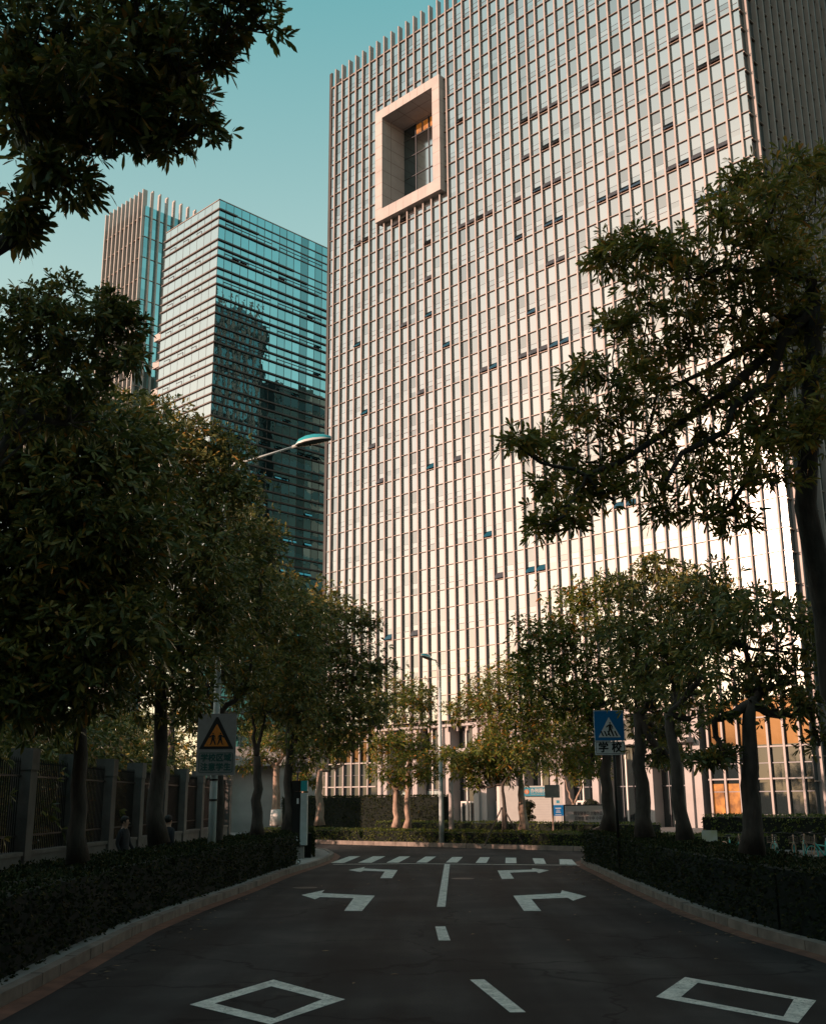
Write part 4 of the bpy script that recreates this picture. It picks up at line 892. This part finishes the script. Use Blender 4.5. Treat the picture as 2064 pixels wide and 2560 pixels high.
# round sign seen from behind
rs = thing('round_sign', (at(622, 1700, 47).x, 47, .12), 'dark round road sign seen from behind between left trunks', 'road sign')
c = at(626, 1603, 47); MB().tube([c, c+Vector((0, .04, 0))], .42, 28).build('disc', 'signgrey', rs)
MB().tube([(c.x, 47.08, .12), (c.x, 47.08, c.z+.35)], .045, 10).build('pole', 'iron', rs, True)
MB().box(c.x-.35, c.x+.35, 46.94, 46.99, c.z+.18, c.z+.22).box(c.x-.35, c.x+.35, 46.94, 46.99, c.z-.22, c.z-.18).build('bracket', 'iron', rs)
# small square sign back near the banner
c = at(1160, 1663, 58); ss = thing('square_sign', (c.x, 58, .14), 'small grey square sign seen from behind by the blue banner', 'road sign')
MB().box(c.x-.38, c.x+.38, 57.95, 57.99, c.z-.34, c.z+.3).build('plate', 'concrete', ss); MB().tube([(c.x, 58.05, .14), (c.x, 58.05, c.z+.3)], .05, 10).build('pole', 'barkl', ss, True)
# square post with a teal cap panel
kp = Vector((-4.35, 43.0, .12)); ks = thing('signal_post', kp, 'dark box-section post with small teal panel at the left corner', 'post')
MB().box(kp.x-.16, kp.x+.16, 42.85, 43.2, .12, .55).build('foot', 'concrete', ks)
MB().box(kp.x-.28, kp.x+.02, 42.8, 43.2, .55, 2.55).build('dark_column', 'iron', ks)
MB().box(kp.x+.025, kp.x+.27, 42.78, 43.2, .6, 2.5).build('mirror_panel', 'pole', ks)
MB().box(kp.x-.3, kp.x+.02, 42.78, 43.2, 2.56, 2.95).build('cap', 'iron', ks)
MB().box(kp.x+.025, kp.x+.27, 42.78, 43.2, 2.56, 2.95).build('teal_panel', 'lampteal', ks)
MB().box(kp.x-.12, kp.x-.05, 42.795, 42.8, 2.1, 2.3).box(kp.x-.12, kp.x-.05, 42.795, 42.8, .75, .95).build('sticker', 'signw', ks)
# short round post
c = at(947, 1640, 57); sp = thing('short_post', (c.x, 57, .14), 'short pale round post between the tower doors behind the hedge', 'post')
MB().tube([(c.x, 57, .14), (c.x, 57, 3.2)], [.13, .11], 12).build('shaft', 'stone', sp, True); MB().sphere((c.x, 57, 3.2), .11).build('cap', 'concrete', sp, True)

# gate wall with banner, notice and poster wall
A_ = at(1098, 1655, 80); B_ = at(1183, 1740, 80)
gw_ = thing('gate_wall', ((A_.x+B_.x)/2, 80, .14), 'pale tiled wall block carrying the blue banner before the tower', 'wall')
zt = at(1180, 1652, 80).z
gx0, gx1 = at(1050, 1700, 80).x, at(1183, 1700, 80).x
MB().box(gx0, gx1, 80, 82.5, .14, zt).build('wall_block', 'gatew', gw_)
j = MB(); 
for i in range(1, 16): j.box(gx0+1.5, gx1-.9, 79.995, 80, .14+i*.17, .146+i*.17)
j.build('tile_joints', 'stone', gw_)
bn = thing('service_banner', ((A_.x+gx1)/2, 79.9, 2.6), 'blue banner with orange round emblem and white Chinese lettering', 'sign')
bx0, bx1 = at(1100, 1660, 79.9).x, at(1158, 1660, 79.9).x; bz1, bz0 = at(1120, 1655.5, 79.9).z, at(1120, 1674, 79.9).z; bm = Vector(((bx0+bx1)/2, 79.9, (bz0+bz1)/2))
MB().box(bx0, bx1, 79.9, 79.96, bz0, bz1).build('panel', 'banner', bn)
X3, Z3_ = Vector((1, 0, 0)), Vector((0, 0, 1))
polyplate([(.17*math.cos(a*math.pi/10), .17*math.sin(a*math.pi/10)) for a in range(20)], bm+X3*-.75, X3, Z3_, .01).build('emblem', 'orange', bn)
polyplate([(-.02, -.12), (.03, -.12), (.03, .12), (-.02, .12)], bm+X3*-.75, X3, Z3_, .014).build('emblem_stroke', 'signw', bn)
text('办税服务厅', .30, bm+X3*.25+Z3_*.06, X3, Z3_, 'dooralu', bn, bold=.010, fit=1.45)
text('TAXATION SERVICE HALL', .11, bm+X3*.25-Z3_*.18, X3, Z3_, 'dooralu', bn, fit=1.45)
# blue notice
c = at(1173, 1704, 79); nb_ = thing('blue_notice', (c.x, 79, .14), 'small dark blue notice board with white lines left of the poster wall', 'sign')
MB().box(c.x-.36, c.x+.36, 79, 79.05, c.z-.36, c.z+.36).build('panel', 'signblue', nb_)
MB().tube([(c.x-.25, 79.1, .14), (c.x-.25, 79.1, c.z+.3)], .03, 8).tube([(c.x+.25, 79.1, .14), (c.x+.25, 79.1, c.z+.3)], .03, 8).build('legs', 'steel', nb_)
for i, (zz, ww) in enumerate(((.16, .2), (.02, .12), (-.06, .14), (-.14, .17), (-.28, .22))):
    MB().box(c.x-ww, c.x+ww, 78.99, 78.998, c.z+zz-.015-(.03 if i == 0 else 0), c.z+zz+.015).build('text_line', 'dooralu', nb_)
MB().box(c.x-.11, c.x+.11, 79, 79.05, c.z+.48, c.z+.68).build('small_plate', 'banner', nb_)
# poster wall
PY = 62; a_, b_ = at(1184, 1692, PY), at(1273, 1741, PY)
pw_ = thing('poster_wall', ((a_.x+b_.x)/2, PY, .14), 'free-standing pinkish poster hoarding with dark Chinese lettering', 'billboard')
MB().box(a_.x, b_.x, PY, PY+.12, .5, a_.z).build('frame', 'iron', pw_)
MB().box(a_.x+.06, b_.x-.06, PY-.01, PY, .56, a_.z-.06).build('sheet', 'poster', pw_)
for x in (a_.x+.1, b_.x-.1): MB().box(x-.05, x+.05, PY+.12, PY+.2, .14, a_.z).build('leg', 'iron', pw_)
pc = Vector(((a_.x+b_.x)/2, PY-.01, (a_.z+.5)/2+.1))
text('翔安隧道口 大咖作品', .22, pc+X3*.2+Z3_*.12, X3, Z3_, 'postertx', pw_, fit=1.55, bold=.005); text('双地铁 双十中 小宅', .22, pc+X3*.2-Z3_*.14, X3, Z3_, 'postertx', pw_, fit=1.5, bold=.005)
MB().box(pc.x-.55, pc.x+.95, PY-.014, PY-.0105, pc.z-.34, pc.z-.32).build('text_line', 'postertx', pw_)
# teal container
c = at(1280, 1736, 55); bi = thing('teal_container', (c.x, 55, .14), 'small teal container with sloped lid in front of the poster hoarding', 'container')
MB().box(c.x-.35, c.x+.35, 54.8, 55.3, .14, c.z).build('body', 'bin', bi)
mb = MB(); mb.poly([(c.x-1.2, 54.8, c.z-.3), (c.x-.35, 54.8, c.z), (c.x-.35, 55.3, c.z), (c.x-1.2, 55.3, c.z-.3)]); mb.poly([(c.x-1.2, 54.8, .14), (c.x-.35, 54.8, .14), (c.x-.35, 54.8, c.z), (c.x-1.2, 54.8, c.z-.3)]); mb.build('sloped_lid', 'iron', bi)
# white notice among the right shrubs
c = at(1491, 1757, 36); wb = thing('white_notice_board', (c.x, 36, .12), 'small white notice board above the right hedge', 'sign')
MB().box(c.x-.24, c.x+.24, 36, 36.03, c.z-.18, c.z+.16).build('panel', 'board', wb); MB().tube([(c.x, 36.05, .12), (c.x, 36.05, c.z)], .03, 8).build('pole', 'iron', wb)

# tripod of the young tree
tb0 = at(1064, 1744, 53); tp = thing('tree_tripod', (tb0.x, 53, .14), 'brown wooden stake tripod propping the young tree behind the far hedge', 'tree support')
apex = at(1056, 1698, 53)
for dx, dy in ((-1.05, -.3), (.75, -.5), (-.1, 1.1)): MB().tube([(tb0.x+dx, 53+dy, .14), (apex.x+dx*.04, 53+dy*.04, apex.z)], .035, 6).build('stake', 'bark', tp)
# topiary with tiered pads
c = at(1110, 1738, 70); to_ = thing('topiary', (c.x, 70, .14), 'clipped topiary with stacked round pads in front of the tiled wall', 'shrub')
tb = MB(); tb.tube([(c.x, 70, .14), (c.x+.05, 70, 1.2), (c.x, 70, 2.2)], [.07, .05, .04], 8); tb.build('trunk', 'bark', to_)
P = []; A = []
for (px_, py_, rx_, rz_) in ((1109, 1693, .42, .30), (1107, 1706, .34, .13), (1110, 1718, .42, .14), (1107, 1731, .62, .17), (1094, 1733, .25, .15)):
    q = np.array(at(px_, py_, 70)); d = RNG.normal(size=(260, 3)); d /= np.linalg.norm(d, axis=1)[:, None]; P.append(q+d*np.array([rx_, rx_, rz_])); A.append(d)
    MB().sphere(q, 1, rx_*.9, rx_*.9, rz_*.85).build('pad_core', 'dark', to_)
leaves_mesh('foliage', np.concatenate(P), np.concatenate(A), .08, .5, 3, 'hedge', to_, seg2=False)
c = at(1242, 1692, 72); bs = thing('round_bush', (c.x, 72, .14), 'small round clipped bush peeking over the poster hoarding', 'shrub')
d = RNG.normal(size=(500, 3)); d /= np.linalg.norm(d, axis=1)[:, None]
MB().sphere((c.x, 72, c.z-.2), .5).build('core', 'dark', bs); leaves_mesh('foliage', np.array([c.x, 72, c.z-.2])+d*.52, d, .09, .5, 3, 'hedge', bs, seg2=False)
MB().tube([(c.x, 72, .14), (c.x, 72, c.z-.4)], .06, 8).build('trunk', 'bark', bs)

# ================================================================ BICYCLES
def ring(c, R, r, ax, n=28, k=6):
    c = Vector(c); mb = MB(); u = Vector((1, 0, 0)); w = Vector((0, 0, 1)); y = Vector((0, 1, 0))
    for i in range(n):
        a = 2*math.pi*i/n; rd = u*math.cos(a)+w*math.sin(a)
        for j_ in range(k): b = 2*math.pi*j_/k; mb.v.append(tuple(c+rd*(R+r*math.cos(b))+y*r*math.sin(b)))
    for i in range(n):
        for j_ in range(k): a, b = i*k+j_, i*k+(j_+1) % k; a2, b2 = ((i+1) % n)*k+j_, ((i+1) % n)*k+(j_+1) % k; mb.f.append((a, b, b2, a2))
    return mb
def make_bike(label):
    root = thing('bicycle', (0, 0, 0), label, 'bicycle', 'shared bicycles parked beyond the right hedge')
    for x in (-.52, .52):
        wl = ring((x, 0, .33), .322, .012, 0).build('wheel', 'tyre', root); ring((x, 0, .33), .295, .018, 0).build('rim', 'bike', wl)
        sp = MB()
        for i in range(12): a = math.pi*2*i/12; sp.tube([(x, 0, .33), (x+.28*math.cos(a), 0, .33+.28*math.sin(a))], .004, 4)
        sp.build('spokes', 'steel', wl)
    f = MB(); f.tube([(-.12, 0, .3), (-.2, 0, .75)], .02, 8).tube([(-.12, 0, .3), (.36, 0, .72)], .026, 8).tube([(-.18, 0, .6), (.34, 0, .66)], .018, 8).tube([(-.52, 0, .33), (-.12, 0, .3)], .014, 6).tube([(-.52, 0, .33), (-.2, 0, .68)], .012, 6)
    f.build('frame', 'bike', root, True)
    MB().tube([(.52, .05, .33), (.42, .05, .62), (.36, 0, .72), (.32, 0, .95)], .016, 8).tube([(.52, -.05, .33), (.42, -.05, .62), (.36, 0, .7)], .014, 8).build('fork', 'fender', root, True)
    MB().tube([(.2, -.28, 1.0), (.32, -.1, .98), (.33, .1, .98), (.2, .28, 1.0)], .014, 8).build('handlebar', 'iron', root, True)
    MB().sphere((-.24, 0, .88), .13, 1.1, .6, .28).build('saddle', 'tyre', root, True); MB().tube([(-.2, 0, .7), (-.23, 0, .86)], .014, 8).build('seat_post', 'steel', root)
    b = MB(); b.box(.42, .66, -.14, .14, .70, .71); 
    for zz in (.76, .82, .88): b.box(.42, .66, -.14, -.13, zz, zz+.012).box(.42, .66, .13, .14, zz, zz+.012).box(.42, .43, -.13, .13, zz, zz+.012).box(.65, .66, -.13, .13, zz, zz+.012)
    for x in (.42, .48, .54, .6, .65): b.box(x, x+.008, -.142, -.132, .7, .89).box(x, x+.008, .132, .142, .7, .89)
    b.build('basket', 'basket', root)
    MB().tube([(-.52+.35*math.cos(a), 0, .33+.35*math.sin(a)) for a in [math.radians(t) for t in range(20, 190, 17)]], .02, 6).build('mudguard', 'fender', root, True)
    return root
def copy_tree(o, parent=None):
    c = o.copy(); COL.objects.link(c); c.parent = parent
    for ch in [x for x in bpy.data.objects if x.parent == o]: copy_tree(ch, c)
    return c
bk = [(1541, 37, 1.9, 'teal bicycle nearest the white notice board, mostly behind the hedge'), (1627, 36.4, 1.15, 'teal bicycle alone just right of the black tree trunk'),
      (1668, 35.8, 1.25, 'left one of two teal bicycles parked close together'), (1690, 36.6, 1.3, 'right one of two teal bicycles parked close together'), (1727, 35.4, .6, 'teal bicycle with orange basket cut by the right picture edge')]
b0 = make_bike(bk[0][3])
bl = [b0]+[copy_tree(b0) for _ in bk[1:]]
for o, (px_, Y, rz, lab) in zip(bl, bk):
    c = at(px_, 1780, Y); o.location = (c.x, Y, .13); o.rotation_euler = (0, 0, rz-math.pi); o['label'] = lab

# ================================================================ PEOPLE on the left pavement (dark against the fence)
def person(label, loc, rz, bag=False):
    root = tag(empty('person', loc), label, 'person')
    V = {'pel': (0, 0, .95), 'sp': (0, .01, 1.15), 'ch': (0, .02, 1.34), 'nk': (0, .01, 1.48), 'hd': (0, -.02, 1.60), 'tp': (0, -.01, 1.72),
         'ls': (-.18, .02, 1.40), 'le': (-.24, .08, 1.13), 'lw': (-.24, -.04, .90), 'rs': (.18, .02, 1.40), 're': (.24, -.03, 1.12), 'rw': (.23, -.18, .93),
         'lh': (-.09, 0, .90), 'lk': (-.1, -.14, .50), 'la': (-.1, -.10, .09), 'lf': (-.1, -.26, .04), 'rh': (.09, 0, .90), 'rk': (.1, .06, .50), 'ra': (.1, .28, .12), 'rf': (.1, .20, .03)}
    R_ = {'pel': .135, 'sp': .13, 'ch': .145, 'nk': .055, 'hd': .095, 'tp': .075, 'ls': .065, 'le': .045, 'lw': .03, 'rs': .065, 're': .045, 'rw': .03, 'lh': .09, 'lk': .06, 'la': .042, 'lf': .035, 'rh': .09, 'rk': .06, 'ra': .042, 'rf': .035}
    E_ = [('pel', 'sp'), ('sp', 'ch'), ('ch', 'nk'), ('nk', 'hd'), ('hd', 'tp'), ('ch', 'ls'), ('ls', 'le'), ('le', 'lw'), ('ch', 'rs'), ('rs', 're'), ('re', 'rw'), ('pel', 'lh'), ('lh', 'lk'), ('lk', 'la'), ('la', 'lf'), ('pel', 'rh'), ('rh', 'rk'), ('rk', 'ra'), ('ra', 'rf')]
    for s_, wr in ((-1, 'lw'), (1, 'rw')):
        w = Vector(V[wr]); V[wr+'p'] = tuple(w+Vector((0, -.02, -.07))); R_[wr+'p'] = .026; E_.append((wr, wr+'p'))
        for q_ in range(4):
            a = f'{wr}f{q_}'; V[a] = tuple(w+Vector((0, -.045+.022*q_, -.12))); R_[a] = .009; V[a+'t'] = tuple(w+Vector((s_*-.012, -.035+.02*q_, -.16-.01*(q_ in (1, 2))))); R_[a+'t'] = .008; E_ += [(wr+'p', a), (a, a+'t')]
        a = wr+'th'; V[a] = tuple(w+Vector((s_*-.01, -.065, -.08))); R_[a] = .01; E_.append((wr+'p', a))
    ks_ = list(V); me = bpy.data.meshes.new('body'); me.from_pydata([V[k] for k in ks_], [(ks_.index(a), ks_.index(b)) for a, b in E_], [])
    o = bpy.data.objects.new('body_skel', me); COL.objects.link(o); o.modifiers.new('s', 'SKIN'); 
    for i, k in enumerate(ks_): me.skin_vertices[0].data[i].radius = (R_[k]*(1.25 if k in ('pel', 'sp', 'ch') else 1), R_[k]*(.85 if k in ('pel', 'sp', 'ch') else 1)); me.skin_vertices[0].data[i].use_root = (k == 'pel')
    o.modifiers.new('u', 'SUBSURF').levels = 1
    dg = bpy.context.evaluated_depsgraph_get(); m2 = bpy.data.meshes.new_from_object(o.evaluated_get(dg)); bpy.data.objects.remove(o)
    for n_ in ('cloth1', 'jeans', 'skin', 'tyre'): m2.materials.append(M[n_])
    for p in m2.polygons:
        c = p.center; p.use_smooth = True
        p.material_index = 2 if (c.z > 1.47 or (abs(c.x) > .19 and c.z < .92)) else (0 if (c.z > .93 or abs(c.x) > .19) else (3 if c.z < .08 else 1))
    b = bpy.data.objects.new('body', m2); COL.objects.link(b); b.parent = root
    h = MB().sphere((0, .012, 1.665), .108, .95, 1.05, .95).build('hair', 'hair'); h.parent = root
    for v in h.data.vertices:
        if v.co.y < -.06 and v.co.z < 1.70: v.co.y = -.055
    MB().sphere((0, -.115, 1.60), .014, .8, 1.2, 1.4).build('nose', 'skin').parent = root
    for s_ in (-1, 1): MB().sphere((s_*.032, -.105, 1.625), .009).build('eye', 'hair').parent = root; MB().sphere((s_*.095, -.01, 1.61), .022, .4, .8, 1.2).build('ear', 'skin').parent = root
    if bag: MB().sphere((0, .17, 1.22), .2, .75, .5, 1.05).build('backpack', 'ltbag').parent = root
    root.location = loc; root.rotation_euler = (0, 0, rz); return root
c = at(262, 1760, 27.5); person('person in dark jacket and jeans walking between fence and hedge', (c.x, 27.5, .12), 1.4)
c = at(353, 1760, 29); person('person with pale blue backpack half hidden by a trunk', (c.x, 29, .12), 2.6, True)

# ================================================================ fallen leaves
n = 150; k = 0; mb = MB()
for i in range(n):
    if i < 90: y = random.uniform(18, 40); x = 5.35-abs(random.gauss(0, .5))
    elif i < 125: y = random.uniform(15, 36); x = -4.3+abs(random.gauss(0, .4))
    else: y = random.uniform(14, 38); x = random.uniform(-3, 5)
    a = random.uniform(0, 6.28); l = random.uniform(.035, .07); w = l*.35; z = .012+random.uniform(0, .006)
    mb.poly([(x+l*math.cos(a), y+l*math.sin(a), z), (x-w*math.sin(a), y+w*math.cos(a), z+.008), (x-l*math.cos(a), y-l*math.sin(a), z), (x+w*math.sin(a), y-w*math.cos(a), z+.006)])
tag(mb.build('fallen_leaves', 'fallen'), 'small dry leaves scattered on the road near the kerbs', 'fallen leaves', kind='stuff')
print('leaves', NLEAF[0], 'objects', len(bpy.data.objects))
